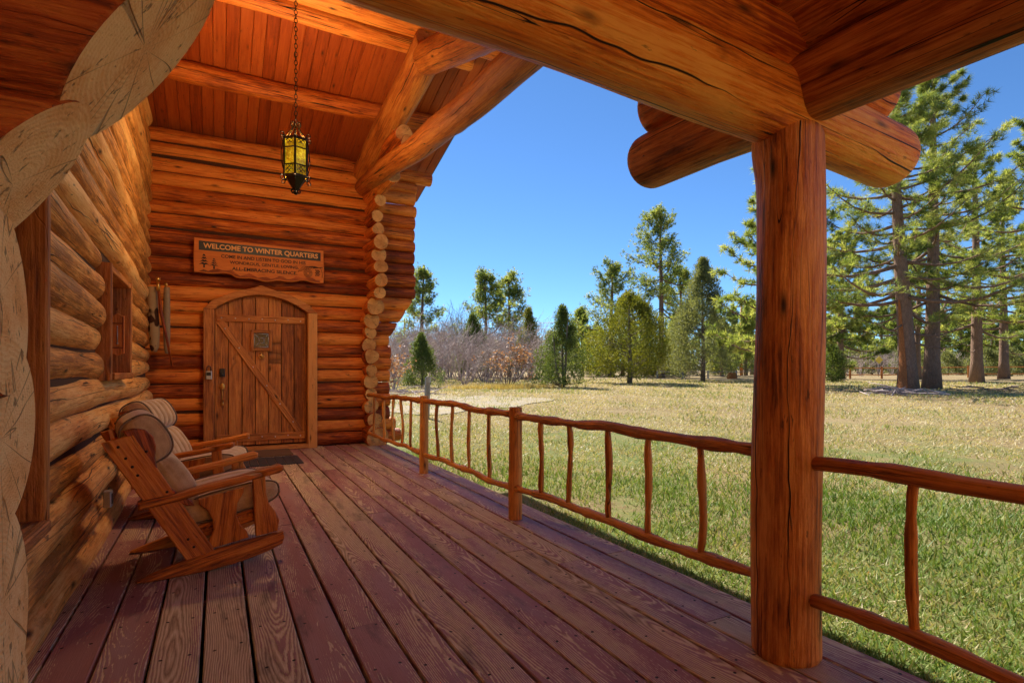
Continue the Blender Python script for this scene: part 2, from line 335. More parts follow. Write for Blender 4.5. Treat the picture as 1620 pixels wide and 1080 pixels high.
def deck_mat():
    t = NT('weathered_painted_deck'); lc = t.attr('lc', 'Vector'); rn = t.attr('rnd', 'Fac')
    off = t.n('ShaderNodeCombineXYZ', i={0: t.math('MULTIPLY', rn, 91.3), 1: t.math('MULTIPLY', rn, 3.7), 2: t.math('MULTIPLY', rn, 17.)}).outputs[0]
    s = t.n('ShaderNodeSeparateXYZ', i={0: lc}); sx, sy = s.outputs[0], s.outputs[1]
    # plain-sawn growth rings: distance from a wandering pith below the board face
    pv = t.scale(lc, (.33, 0, 0), off); w1 = t.math('SUBTRACT', t.noise(pv, 1, 2), .5)
    pv2 = t.scale(lc, (.5, 0, 0), t.scale(off, (1.7, 2.1, .6))); w2 = t.noise(pv2, 1, 2)
    yy = t.math('ADD', sy, t.math('ADD', t.math('MULTIPLY', w1, .30), t.math('MULTIPLY', t.math('SUBTRACT', t.math('FRACT', t.math('MULTIPLY', rn, 7.7)), .5), .22))); hh = t.math('ADD', .015, t.math('MULTIPLY', t.math('SUBTRACT', w2, .30), .30))
    rr = t.math('SQRT', t.math('ADD', t.math('MULTIPLY', yy, yy), t.math('MULTIPLY', hh, hh)))
    wig = t.noise(t.scale(lc, (4, 34, 0), off), 1, 4)
    ring = t.math('FRACT', t.math('ADD', t.math('MULTIPLY', rr, 125), t.math('MULTIPLY', wig, 1.7)))
    ring = t.math('ABSOLUTE', t.math('SUBTRACT', t.math('MULTIPLY', ring, 2), 1))      # 0..1 triangle
    fine = t.noise(t.scale(lc, (7, 260, 0), off), 1, 4, .65)
    speck = t.noise(t.scale(lc, (28, 110, 0), off), 1, 4, .7)
    area = t.noise(t.scale(lc, (.85, 7, 0), off), 1, 3, .55)
    area2 = t.noise(t.scale(lc, (3.5, 15, 0), off), 1, 4, .6)
    worn = t.math('ADD', t.math('MULTIPLY', area, .95), t.math('ADD', t.math('MULTIPLY', area2, .50), t.math('MULTIPLY', rn, .30)))
    worn = t.math('SUBTRACT', worn, .16)
    worn = t.math('ADD', worn, t.math('MULTIPLY', t.math('SUBTRACT', ring, .5), .28))
    worn = t.math('ADD', worn, t.math('MULTIPLY', t.math('SUBTRACT', speck, .5), .60))
    worn = t.math('ADD', worn, t.math('MULTIPLY', t.math('SUBTRACT', fine, .5), .22))
    m = t.sstep(worn, .67, .745)
    hue = t.noise(t.scale(lc, (.7, 3, 0), t.scale(off, (.6, 1, 1))), 1.4, 3)
    paint = t.ramp(hue, [(.33, (.33, .125, .105)), (.5, (.39, .175, .15)), (.66, (.40, .225, .205)), (.8, (.46, .31, .31))])
    paint = t.mix(t.math('MULTIPLY', fine, .5), paint, (.20, .08, .07))
    wd = t.ramp(t.math('ADD', t.math('MULTIPLY', ring, .55), t.math('MULTIPLY', fine, .5)), [(.2, (.26, .16, .09)), (.5, (.50, .345, .20)), (.85, (.68, .52, .345))])
    col = t.mix(m, paint, wd)
    grime = t.sstep(t.noise(t.scale(lc, (1.6, 6, 0), off), 1.2, 5, .65), .52, .74); col = t.mix(t.math('MULTIPLY', grime, .62), col, (.04, .024, .022))
    # nail / screw holes at joists, two per board
    fx = t.math('SUBTRACT', t.math('MULTIPLY', t.math('FRACT', t.math('ADD', t.math('DIVIDE', sx, .405), t.math('MULTIPLY', t.math('SUBTRACT', t.noise(t.scale(lc, (2.4, 8, 0), off), 1, 1), .5), .22))), .405), .2)
    fy = t.math('SUBTRACT', t.math('ABSOLUTE', t.math('ADD', sy, t.math('MULTIPLY', w1, .03))), .052)
    dn = t.math('SQRT', t.math('ADD', t.math('MULTIPLY', fx, fx), t.math('MULTIPLY', fy, fy)))
    hole = t.math('SUBTRACT', 1, t.sstep(dn, .0055, .0085)); col = t.mix(t.math('MULTIPLY', hole, .93), col, (.008, .006, .006))
    vo = t.n('ShaderNodeTexVoronoi', i={'Vector': t.scale(lc, (3.2, 8.5, 0), off), 'Scale': 1.0}).outputs['Distance']
    kn = t.math('SUBTRACT', 1, t.sstep(vo, .015, .075)); col = t.mix(t.math('MULTIPLY', kn, .7), col, (.03, .016, .012))
    h = t.math('ADD', t.math('MULTIPLY', t.math('SUBTRACT', 1, m), .5), t.math('SUBTRACT', t.math('MULTIPLY', fine, .5), t.math('MULTIPLY', hole, 2)))
    ro = t.math('ADD', .58, t.math('MULTIPLY', m, .3))
    return t.finish(col, ro, h, .5, .01, .2)
M['deck'] = deck_mat()

def leafmat(name, cols, trans=.35, rough=.55, tcol=None):
    t = NT(name); rn = t.attr('rnd', 'Fac')
    n = len(cols); col = t.ramp(rn, [(i / (n - 1) if n > 1 else 0, c) for i, c in enumerate(cols)])
    p = t.n('ShaderNodeBsdfPrincipled', i={'Roughness': rough, 'Specular IOR Level': .25}); t.t.links.new(col, p.inputs['Base Color'])
    tr = t.n('ShaderNodeBsdfTranslucent'); t.t.links.new(t.mix(1.0, col, (1.5, 1.35, .7), 'MULTIPLY'), tr.inputs[0])
    mx = t.n('ShaderNodeMixShader', i={0: trans}); t.t.links.new(p.outputs[0], mx.inputs[1]); t.t.links.new(tr.outputs[0], mx.inputs[2])
    t.t.links.new(mx.outputs[0], t.out.inputs[0]); return t.m
M['needle'] = leafmat('pine_needles', [(.08, .125, .03), (.15, .21, .05), (.26, .32, .085), (.40, .43, .14)], .55)
M['needle_dark'] = leafmat('dark_pine_needles', [(.045, .075, .02), (.085, .135, .032), (.16, .22, .055)], .45)
M['juniper_gold'] = leafmat('yellow_green_juniper', [(.09, .105, .015), (.17, .19, .022), (.30, .29, .04)], .4)
M['juniper_grey'] = leafmat('grey_green_juniper', [(.11, .13, .05), (.19, .215, .085), (.29, .31, .14)], .4)
M['juniper_green'] = leafmat('green_juniper', [(.065, .10, .024), (.12, .17, .04), (.20, .25, .065)], .4)
M['far_leaf'] = leafmat('far_wood_leaves', [(.06, .085, .035), (.11, .14, .05), (.17, .18, .07)], .3)
M['dry_leaf'] = leafmat('dry_oak_leaves', [(.26, .11, .06), (.36, .18, .10), (.45, .27, .17)], .3)
M['blade'] = leafmat('grass_blades', [(.09, .165, .03), (.16, .24, .055), (.30, .31, .12), (.44, .37, .20), (.53, .45, .27)], .3)
M['straw'] = leafmat('straw_tufts', [(.38, .28, .09), (.5, .4, .15)], .3)
def bark(name, a, b, sc=9):
    t = NT(name); pos = t.n('ShaderNodeTexCoord').outputs['Object']
    n1 = t.noise(t.scale(pos, (1, 1, .35)), sc, 5, .65); n2 = t.n('ShaderNodeTexVoronoi', feature='DISTANCE_TO_EDGE', i={'Vector': t.n('ShaderNodeVectorMath', operation='ADD', i={0: t.scale(pos, (1, 1, .28)), 1: t.scale(t.noise(pos, 7, 3, out=1), (.16, .16, .16))}).outputs[0], 'Scale': sc * 1.3}).outputs['Distance']
    c = t.mix(n1, a, b); c = t.mix(t.math('MULTIPLY', t.math('SUBTRACT', 1, t.sstep(n2, .0, .10)), t.math('MULTIPLY', n1, .9)), c, tuple(x * .3 for x in a))
    return t.finish(c, .95, t.math('ADD', n2, n1), .6, .05, .1)
M['bark'] = bark('pine_bark', (.14, .085, .058), (.35, .225, .155))
M['bark_red'] = bark('fire_scar_wood', (.26, .09, .03), (.50, .21, .08), 14)
M['bark_grey'] = bark('grey_bark', (.13, .10, .08), (.26, .21, .17))
M['twig'] = plain('bare_grey_twigs', (.42, .325, .29), .9, noise=.35, sc=2)
M['twig_dark'] = plain('brown_twigs', (.16, .115, .09), .9, noise=.3, sc=2)
M['stone'] = plain('stone', (.4, .36, .31), .9, sc=8, noise=.35)
M['yellow'] = plain('yellow_sign_paint', (.7, .5, .04), .5)
M['wire'] = plain('wire', (.12, .12, .13), .5)

def ground_mat():
    t = NT('meadow_ground'); pos = t.n('ShaderNodeNewGeometry').outputs['Position']; s = t.n('ShaderNodeSeparateXYZ', i={0: pos})
    n1 = t.noise(pos, .16, 4, .6); n2 = t.noise(pos, .9, 5, .65); n3 = t.noise(pos, 9, 5, .7); n4 = t.noise(pos, 60, 3, .7)
    dist = t.math('SQRT', t.math('ADD', t.math('MULTIPLY', s.outputs[0], s.outputs[0]), t.math('MULTIPLY', s.outputs[1], s.outputs[1])))
    f = t.math('ADD', t.math('MULTIPLY', t.math('SUBTRACT', dist, 11), .035), t.math('ADD', t.math('MULTIPLY', t.math('SUBTRACT', n1, .5), 1.8), t.math('MULTIPLY', t.math('SUBTRACT', n2, .5), 1.3)))
    f = t.math('ADD', f, t.math('MULTIPLY', t.math('SUBTRACT', n3, .5), .9)); f = t.math('ADD', f, .42)
    col = t.ramp(f, [(.05, (.12, .175, .04)), (.33, (.22, .215, .075)), (.6, (.32, .245, .115)), (.95, (.35, .26, .135))])
    dirt = t.sstep(t.math('ADD', t.math('MULTIPLY', n2, .55), t.math('MULTIPLY', n3, .45)), .53, .66); col = t.mix(t.math('MULTIPLY', dirt, .7), col, (.19, .12, .06))
    col = t.mix(t.math('MULTIPLY', t.sstep(n4, .35, .7), .75), col, t.mix(.7, col, (.08, .055, .025)))
    mid = t.sstep(t.noise(t.scale(pos, (1, 1, 1)), .42, 5, .7), .48, .62); col = t.mix(t.math('MULTIPLY', mid, .5), col, (.20, .14, .07))
    duff = t.n('ShaderNodeVectorMath', operation='DISTANCE', i={0: pos, 1: (26.55, 12.04, .2)}).outputs['Value']
    dn_ = t.math('SUBTRACT', 1, t.sstep(t.math('ADD', duff, t.math('MULTIPLY', t.math('SUBTRACT', n2, .5), 7)), 2.5, 7.5)); col = t.mix(t.math('MULTIPLY', dn_, .8), col, t.mix(n3, (.10, .06, .035), (.26, .16, .09)))
    return t.finish(col, .95, t.math('ADD', n4, t.math('MULTIPLY', n3, 1.5)), .6, .06, .1)
M['ground'] = ground_mat()
def blade_mat():
    # same meadow colours, per blade
    return M['blade']
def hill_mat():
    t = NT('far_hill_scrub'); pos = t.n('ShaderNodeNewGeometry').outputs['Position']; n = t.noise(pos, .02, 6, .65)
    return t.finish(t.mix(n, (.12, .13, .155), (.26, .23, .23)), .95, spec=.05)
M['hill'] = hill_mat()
def gravel_mat():
    t = NT('pale_gravel'); pos = t.n('ShaderNodeNewGeometry').outputs['Position']; v = t.n('ShaderNodeTexVoronoi', i={'Vector': pos, 'Scale': 22.}); n = t.noise(pos, 2, 4)
    c = t.mix(v.outputs['Color'], (.24, .19, .125), (.38, .325, .25)); c = t.mix(t.sstep(n, .45, .65), c, (.33, .26, .13))
    return t.finish(c, .95, v.outputs['Distance'], .6, .03, .1)
M['gravel'] = gravel_mat()
def glass_lit():
    t = NT('amber_seeded_glass'); pos = t.n('ShaderNodeTexCoord').outputs['Object']; n = t.noise(pos, 42, 4, .7); s = t.n('ShaderNodeSeparateXYZ', i={0: pos})
    g = t.noise(pos, 7, 2); c = t.ramp(n, [(.3, (.35, .16, .004)), (.52, (.75, .50, .01)), (.72, (.95, .92, .06))])
    p = t.n('ShaderNodeBsdfPrincipled', i={'Roughness': .15, 'Emission Strength': t.math('MULTIPLY', t.math('POWER', g, 2.5), .55)}); t.t.links.new(c, p.inputs['Base Color']); t.t.links.new(c, p.inputs['Emission Color'])
    t.t.links.new(p.outputs[0], t.out.inputs[0]); return t.m
M['lamp_glass'] = glass_lit()
def bulb():
    t = NT('lit_bulb'); e = t.n('ShaderNodeEmission', i={0: (1, .8, .2, 1), 1: 5.}); t.t.links.new(e.outputs[0], t.out.inputs[0]); return t.m
M['bulb'] = bulb()
M['glass'] = NT('window_glass').finish((.012, .014, .016), .06, spec=.6)
M['sign_face'] = wood('sign_board_wood', (.52, .14, .022), (.62, .18, .03), (.70, .23, .045), crack=.05, knots=.1, var=.1, blotch=.4)
M['sign_dark'] = plain('sign_black_paint', (.014, .012, .010), .5)
M['sign_text'] = plain('sign_bare_wood_letters', (.75, .36, .10), .6)
M['sign_ink'] = plain('burnt_letters', (.012, .005, .003), .7)
def hide():
    t = NT('cow_hide'); pos = t.n('ShaderNodeTexCoord').outputs['Object']; n = t.noise(t.scale(pos, (1, 1, .7)), 5.5, 2)
    return t.finish(t.mix(t.sstep(n, .50, .54), (.34, .23, .12), (.05, .02, .012)), .85, t.noise(pos, 150, 2), .2, .003, .1)
M['hide'] = hide(); M['hide_pale'] = plain('pale_hide', (.27, .185, .105), .85)

# ------------------------------------------------------------------ world / light
w = bpy.data.worlds.new("World"); S.world = w; w.use_nodes = True; nt = w.node_tree; nt.nodes.clear()
wo = nt.nodes.new('ShaderNodeOutputWorld'); bg = nt.nodes.new('ShaderNodeBackground'); sk = nt.nodes.new('ShaderNodeTexSky')
sk.sky_type = 'NISHITA'; sk.sun_disc = False
SUN_EL = R(47); sdx, sdy = .04, 1.0                       # the sun stands up the porch, a little to the yard side
sk.sun_elevation = SUN_EL; sk.sun_rotation = math.atan2(sdx, sdy)
sk.altitude = 2200; sk.air_density = 1.0; sk.dust_density = 0.15; sk.ozone_density = 3.0
bg.inputs[1].default_value = .05
tn = nt.nodes.new('ShaderNodeMix'); tn.data_type = 'RGBA'; tn.blend_type = 'MULTIPLY'; tn.inputs[0].default_value = 1; tn.inputs[7].default_value = (.44, .65, .83, 1)
nt.links.new(sk.outputs[0], tn.inputs[6]); nt.links.new(tn.outputs[2], bg.inputs[0]); nt.links.new(bg.outputs[0], wo.inputs[0])
ld = bpy.data.lights.new("sun", 'SUN'); ld.energy = 2.8; ld.angle = R(.5); ld.color = (1, .95, .87)
lo = bpy.data.objects.new("sun", ld); C.objects.link(lo)
sv = Vector((sdx, sdy, 0)).normalized() * math.cos(SUN_EL) + Vector((0, 0, math.sin(SUN_EL)))
lo.rotation_euler = sv.to_track_quat('Z', 'Y').to_euler(); lo.location = (10, 30, 40)
S.view_settings.view_transform = 'Standard'; S.view_settings.look = 'None'; S.view_settings.exposure = 2.08; S.view_settings.gamma = 1
S.render.engine = 'CYCLES'
try:
    S.cycles.max_bounces = 12; S.cycles.diffuse_bounces = 8; S.cycles.transmission_bounces = 4; S.cycles.sample_clamp_indirect = 8; S.cycles.use_denoising = True
except Exception: pass

# ------------------------------------------------------------------ ground
def grid_sheet(xs, ys, zf, mat, name, dz=0.):
    X, Y = np.meshgrid(xs, ys); Z = zf(X, Y) + dz; nx, ny = len(xs), len(ys); mb = MB()
    mb.add(np.column_stack([X.ravel(), Y.ravel(), Z.ravel()]), [(j * nx + i, j * nx + i + 1, (j + 1) * nx + i + 1, (j + 1) * nx + i) for j in range(ny - 1) for i in range(nx - 1)])
    o = obj(name, mb, mat); o['kind'] = 'structure'; return o
gx = np.concatenate([[-1500, -600, -200, -80], np.arange(-40, 90, 1.5), [110, 150, 250, 500, 900, 1600]])
gy = np.concatenate([[-1500, -500, -150, -50], np.arange(-20, 100, 1.5), [120, 160, 250, 500, 900, 1600]])
grid_sheet(gx, gy, gz, M['ground'], 'meadow_ground')
mb = MB()   # gravel patch left of the lawn
c = at(715, 19.5); n = 40; ph = np.arange(n) / n * 2 * PI; rg = np.random.RandomState(4); rv = 1 + .18 * np.sin(3 * ph + 1) + .1 * np.sin(7 * ph)
gv = [(c[0], c[1], float(gz(c[0], c[1])) + .02)]
for k in (.33, .66, 1.):
    for j in range(n):
        p = np.array(c[:2]) + k * rv[j] * (RT[:2] * 2.9 * math.cos(ph[j]) + FW[:2] * 3.2 * math.sin(ph[j])); gv.append((p[0], p[1], float(gz(*p)) + .02))
gf = [(0, 1 + j, 1 + (j + 1) % n) for j in range(n)] + [(1 + q * n + j, 1 + (q + 1) * n + j, 1 + (q + 1) * n + (j + 1) % n, 1 + q * n + (j + 1) % n) for q in range(2) for j in range(n)]
mb.add(gv, gf); obj('gravel_patch', mb, M['gravel'])['kind'] = 'structure'
# far mesa
mb = MB(); n = 80; V = []
for i in range(n):
    u = 300 + i * 1900 / (n - 1); k = (u - 810) / F
    for (d, hgt) in ((800, 0), (1000, 1), (1250, .9)):
        p = (FW + RT * k) * d; hh = (34 + 8 * math.sin(u * .011) + 5 * math.sin(u * .031 + 1) + 2.5 * math.sin(u * .083)) * (.55 + .45 * min(1, max(0, (u - 900) / 400)))
        V.append((p[0], p[1], .5 + hgt * hh))
mb.add(V, [(i * 3 + q, i * 3 + q + 1, (i + 1) * 3 + q + 1, (i + 1) * 3 + q) for i in range(n - 1) for q in range(2)])
obj('far_hills', mb, M['hill'])['kind'] = 'structure'

# ------------------------------------------------------------------ porch deck
rg = random.Random(11); mb = MB()
BW, GAP = .181, .011; x = 2.43
Y0, Y1 = -4.2, 9.25
while x > -.80:
    cuts = [Y0]; y = Y0 + rg.uniform(.6, 3.4)
    while y < Y1 - .5: cuts.append(y); y += rg.choice([2.4, 3.0, 3.6]) + rg.uniform(-.2, .2)
    cuts.append(Y1); xc = x - BW / 2
    if xc > 2.3: cuts = [Y0, 2.95, Y1]
    for a, b in zip(cuts[:-1], cuts[1:]):
        jx = rg.uniform(-.002, .002); dz = rg.uniform(-.002, .002)
        bar(mb, (xc + jx, a + .002, -.019 + dz), (xc + jx + rg.uniform(-.002, .002), b - .002, -.019 + dz), (1, 0, 0), BW - rg.uniform(0, .003), .038, .005, rn=rg.random(), n=1)
    x -= BW + GAP
obj('porch_deck', mb, M['deck'])['kind'] = 'structure'
mb = MB(); box(mb, (2.36, Y0, -.34), (2.40, Y1, -.045)); 
for yy in np.arange(-3.8, 9.2, 1.2): box(mb, (-.8, yy, -.24), (2.355, yy + .05, -.042))
obj('deck_framing', mb, M['deck'])['kind'] = 'structure'

# ------------------------------------------------------------------ log house (side wall, end wall, door, windows)
CS = .2
def wall_x(y): return -.785 - .022 * (y - 2.5)          # centre line of the side wall
def ceil_z(y): return 4.72 + .284 * (9.2 - y) if y > 6.35 else 4.72 + .284 * (9.2 - 6.35) - .284 * (6.35 - y)
house = thing('log_house', 'orange log house wall with arched plank door at the end of the porch', 'house', (-.8, 9.3, 0))
W1 = (1.80, 3.03, .52, 2.02); W2 = (5.08, 6.23, 1.12, 2.0)
mb = MB(); k = 0; rg = random.Random(5)
while True:
    zc = .02 + CS * k
    if zc > 5.35: break
    ylo, yhi = -3.6, 9.62
    if zc > 4.55: ylo = 6.35 - (5.4 - zc) / .284; yhi = 9.2 - (zc - 4.6) / .284
    segs = [(ylo, yhi)]
    for (a, b, z0, z1) in (W1, W2):
        if z0 - .03 < zc < z1 + .04:
            s2 = []
            for (p, q) in segs:
                if p < a and q > b: s2 += [(p, a), (b, q)]
                else: s2.append((p, q))
            segs = s2
    for si, (a, b) in enumerate(segs):
        r0 = .112 + rg.uniform(-.007, .010); tp = rg.uniform(-.008, .008); sh = rg.uniform(-.012, .012)
        log(mb, (wall_x(a) + sh, a + (rg.uniform(.02, .06) if si else 0), zc), (wall_x(b) + sh, b - (.01 if si < len(segs) - 1 else 0), zc + rg.uniform(-.008, .008)), r0 + tp, r0 - tp, seed=k * 7 + si, wob=.06, bend=.014, nseg=22, step=.12)
    k += 1
obj('side_wall', mb, [M['log_tan'], M['end']], house, 'tan log side wall bulging along the porch')
# end wall
WY = 9.31
def xend(z):
    return float(np.interp(z, [.05, .25, .5, 1.7, 1.95, 2.2, 2.42, 4.3], [2.78, 2.64, 2.55, 2.54, 2.66, 2.84, 2.97, 2.99]))
mb = MB(); rg = random.Random(8)
for k in range(23):
    zc = .1 + CS * k; xe = xend(zc) + rg.uniform(-.02, .02)
    if k == 22: xe = 3.28
    r0 = .1055 + rg.uniform(-.0035, .005)
    sg = [(-4.0, -.13), (1.30, xe)] if zc < 2.2 else [(-4.0, xe)]
    for si, (a, b) in enumerate(sg):
        pl1 = None
        if b > 2 and 1.75 < zc < 2.4: pl1 = ((b, WY, zc), (1, 0, -.55))
        log(mb, (a, WY, zc), (b, WY, zc + rg.uniform(-.006, .006)), r0, r0 + rg.uniform(-.008, .01), seed=500 + k * 3 + si, wob=.05, nseg=20, step=.14, pl1=pl1)
obj('end_wall', mb, [M['log_red'], M['end']], house, 'red-orange log end wall above the door')
# crossing corner logs
mb = MB(); rg = random.Random(9)
for k in range(24):
    zc = .0 + CS * k + .005
    if k == 0: zc = .1
    ye = float(np.interp(zc, [0, .3, .6, 1.7, 2.2, 2.5, 3.6, 3.9, 4.1, 4.3, 4.6], [8.82, 9.0, 9.08, 9.06, 8.95, 8.72, 8.7, 8.55, 7.25, 7.22, 7.6]))
    xx = float(np.interp(zc, [0, .5, 1.8, 2.4, 4.5], [2.26, 2.2, 2.17, 2.25, 2.22])) + rg.uniform(-.015, .015)
    r0 = rg.choice([.098, .11, .122]) if k else .17
    if abs(zc - 2.0) < .05: r0 = .135
    if abs(zc - 2.2) < .05: r0 = .145
    log(mb, (xx, ye + rg.uniform(-.05, .05), zc), (xx, 9.75, zc), r0, r0, seed=700 + k, wob=.12, nseg=20, step=.2)
obj('corner_logs', mb, [M['log_red'], M['end']], house, 'stack of round log ends at the porch corner')
# shell that closes the house (not seen from the porch)
mb = MB()
box(mb, (-4.1, -3.6, -.3), (-4.0, 9.4, 5.2)); box(mb, (-4.0, 9.46, -.3), (2.3, 9.54, 4.6)); box(mb, (-4.0, -3.7, -.3), (-.8, -3.6, 4)); box(mb, (-2.4, -3.5, -.2), (-2.36, 9.2, 4.4))
box(mb, (-2.35, -3.5, -.25), (-.95, 9.2, -.2))
obj('inner_wall', mb, M['dark'], house)

# dark strips behind the log courses, seam shade put in as colour
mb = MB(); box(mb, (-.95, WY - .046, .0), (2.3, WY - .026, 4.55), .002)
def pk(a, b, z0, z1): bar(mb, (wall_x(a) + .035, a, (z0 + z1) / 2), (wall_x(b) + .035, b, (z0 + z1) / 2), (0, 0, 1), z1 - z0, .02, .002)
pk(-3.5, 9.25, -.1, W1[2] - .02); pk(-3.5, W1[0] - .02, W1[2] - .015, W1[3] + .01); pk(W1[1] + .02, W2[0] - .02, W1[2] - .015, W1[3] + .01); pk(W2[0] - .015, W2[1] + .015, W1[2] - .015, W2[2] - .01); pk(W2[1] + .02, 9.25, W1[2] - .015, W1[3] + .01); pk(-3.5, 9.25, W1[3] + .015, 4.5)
obj('seam_shade_strips', mb, M['seam_shade'], house)
# added log wall, unseen behind the viewer, bounces warm sunlight into the porch
mb = MB(); rg = random.Random(44)
for k in range(26): log(mb, (-4.0, -5.7, -.2 + CS * k), (7.2, -5.7, -.2 + CS * k), .112, .112, seed=3000 + k, nseg=10, step=1.5)
obj('light_fill_wall', mb, [M['log_tan'], M['end']], house)
# windows
def window(Wd, name_label, sash=True):
    a, b, z0, z1 = Wd; mb = MB(); xw = wall_x((a + b) / 2)
    xo, xi = xw + .15, xw - .16
    for y in (a + .03, b - .03):
        bar(mb, ((xo + xi) / 2, y, z0 + .001), ((xo + xi) / 2 + .004, y, z1), (1, 0, 0), xo - xi, .055, .008, rn=.3 + y * .01, n=1)
    bar(mb, ((xo + xi) / 2, a + .058, z1 - .03), ((xo + xi) / 2, b - .058, z1 - .03), (1, 0, 0), xo - xi - .006, .05, .006, rn=.6)
    o = obj('window', mb, [M['trim']], house, name_label)
    m2 = MB(); bar(m2, ((xo + xi) / 2, a + .058, z0 + .03), ((xo + xi) / 2, b - .058, z0 + .03), (1, 0, 0), xo - xi + .03, .05, .006, rn=.2); s = obj('sill', m2, M['trim'], o)
    m3 = MB(); box(m3, (xi + .055, a + .06, z0 + .06), (xi + .062, b - .06, z1 - .06), .001); obj('pane', m3, M['glass'], o)
    m4 = MB()
    for y in (a + .08, b - .08): bar(m4, (xi + .065, y, z0 + .057), (xi + .065, y, z1 - .057), (0, 1, 0), .045, .04, .004, rn=.5)
    for z in (z0 + .078, (z0 + z1) / 2, z1 - .078): bar(m4, (xi + .067, a + .104, z), (xi + .067, b - .104, z), (0, 0, 1), .04, .036, .004, rn=.5)
    obj('frame', m4, M['trim'], o)
    return o
for key in ROOT: pass
w1 = window(W1, 'window with a thick rough trim board behind the cut logs')
w2 = window(W2, 'small deep-set window in the side wall')
# door
DX0, DX1, DXC = -.045, 1.215, .585
def arch(x): return 2.075 + .235 * (1 - ((x - DXC) / .64) ** 2)
DY = 9.20
mb = MB(); rg = random.Random(3)
wd = (DX1 - DX0) / 7
for i in range(7):
    a, b = DX0 + i * wd + .004, DX0 + (i + 1) * wd - .004
    pts = [(a, .09), (b, .09)] + [(xx, arch(xx) - .004) for xx in np.linspace(b, a, 5)]
    prism(mb, pts, (0, DY, 0), (1, 0, 0), (0, 0, 1), .05, .006, rn=rg.random(), grain=(0, 1))
door = obj('door', mb, M['door'], house, 'arched plank door with diagonal brace')
mb = MB(); FY = DY - .037
bar(mb, (DX0 + .03, FY, 1.955), (DX1 - .03, FY, 1.955), (0, 0, 1), .10, .026, .005, rn=.7); obj('batten', mb, M['door'], door); mb = MB(); bar(mb, (DX0 + .03, FY, .20), (DX1 - .03, FY, .20), (0, 0, 1), .105, .026, .005, rn=.6); obj('batten', mb, M['door'], door); mb = MB()
bar(mb, (DX0 + .07, FY + .001, 1.90), (DX1 - .10, FY + .001, .26), (1, 0, .5), .10, .0245, .005, rn=.5)
obj('brace', mb, M['door'], door)
mb = MB()
for z in (1.955, .20):
    for i in range(7): mb = MB(); ellip(mb, (DX0 + (i + .5) * wd, FY - .014, z + .01 * math.sin(i * 3)), .010, .008, .010, 8, 6); obj('bolt', mb, M['bolt'], door)
for i in range(6):
    mb = MB(); t = .06 + i * .17; ellip(mb, (DX0 + .07 + t * (DX1 - .17 - DX0), FY - .014, 1.90 - 1.64 * t), .010, .008, .010, 8, 6); obj('bolt', mb, M['bolt'], door)
mb = MB(); cx, cz, hw = .575, 1.64, .145
for sx in (-1, 1): bar(mb, (cx + sx * (hw - .02), FY - .004, cz - hw - .01), (cx + sx * (hw - .02), FY - .004, cz + hw + .01), (1, 0, 0), .045, .034, .006, rn=.3)
for sz in (-1, 1): bar(mb, (cx - hw + .043, FY - .004, cz + sz * (hw - .01)), (cx + hw - .043, FY - .004, cz + sz * (hw - .01)), (0, 0, 1), .045, .034, .006, rn=.3)
obj('window_frame', mb, M['door'], door)
mb = MB(); box(mb, (cx - hw + .04, FY - .006, cz - hw + .03), (cx + hw - .04, FY + .002, cz + hw - .03), .001); obj('window_pane', mb, M['glass'], door)
mb = MB(); q = .098; yl = FY - .011
for sx in (-1, 1):
    for sz in (-1, 1): tube(mb, [(cx + sx * .035, yl, cz + sz * .035), (cx + sx * q, yl, cz + sz * q)], .005, 5)
for (h_) in (.035, q):
    P = [(cx - h_, yl, cz - h_), (cx + h_, yl, cz - h_), (cx + h_, yl, cz + h_), (cx - h_, yl, cz + h_)]
    for i in range(4): tube(mb, [P[i], P[(i + 1) % 4]], .006, 5)
obj('lead_strip', mb, M['steel'], door)
mb = MB(); ellip(mb, (cx, FY - .02, 1.41), .04, .012, .022); tube(mb, [(cx, FY - .03, 1.46), (cx, FY - .03, 1.36)], .010, 8); tube(mb, [(cx + .038 * math.cos(t), FY - .03, 1.415 + .045 * math.sin(t)) for t in np.linspace(PI, 2 * PI, 9)], .007, 6); obj('knocker', mb, M['brass'], door)
mb = MB(); hx = .055
ellip(mb, (hx, FY - .012, .96), .035, .01, .05); tube(mb, [(hx, FY - .01, .97), (hx, FY - .055, .95), (hx, FY - .06, .86), (hx, FY - .055, .76), (hx, FY - .01, .72)], .010, 8)
for z in np.linspace(.78, .93, 9): ellip(mb, (hx, FY - .06, z), .014, .014, .009, 8, 6)
ellip(mb, (hx, FY - .012, .71), .022, .01, .035); obj('handle', mb, M['brass'], door)
mb = MB(); box(mb, (hx - .036, FY - .028, 1.10), (hx + .036, FY + .01, 1.22), .012); ellip(mb, (hx, FY - .03, 1.13), .02, .012, .02); obj('keypad_lock', mb, M['black'], door)
# door frame with pointed arch head
mb = MB()
for (a, b) in ((-.185, -.05), (1.222, 1.36)): bar(mb, ((a + b) / 2, 9.13, .0), ((a + b) / 2, 9.13, 2.07), (1, 0, 0), b - a, .15, .010, rn=a + .4)
xs = np.linspace(DX0 - .005, DX1 + .007, 17); inner = [(xx, arch(xx)) for xx in xs]
outer = [(1.36, 2.075), (1.24, 2.20), (.98, 2.33), (DXC + .10, 2.41), (DXC - .02, 2.455), (DXC - .12, 2.41), (.2, 2.33), (-.07, 2.20), (-.185, 2.075)]
prism(mb, [(-.185, 2.073)] + [(-.05, 2.073)] + inner[1:-1] + [(1.222, 2.073), (1.36, 2.073)] + outer[1:-1], (0, 9.135, 0), (1, 0, 0), (0, 0, 1), .13, .008, rn=.55, grain=(1, 0))
bar(mb, (-.05, 9.12, .035), (1.222, 9.12, .035), (0, 1, 0), .18, .06, .008, rn=.8)
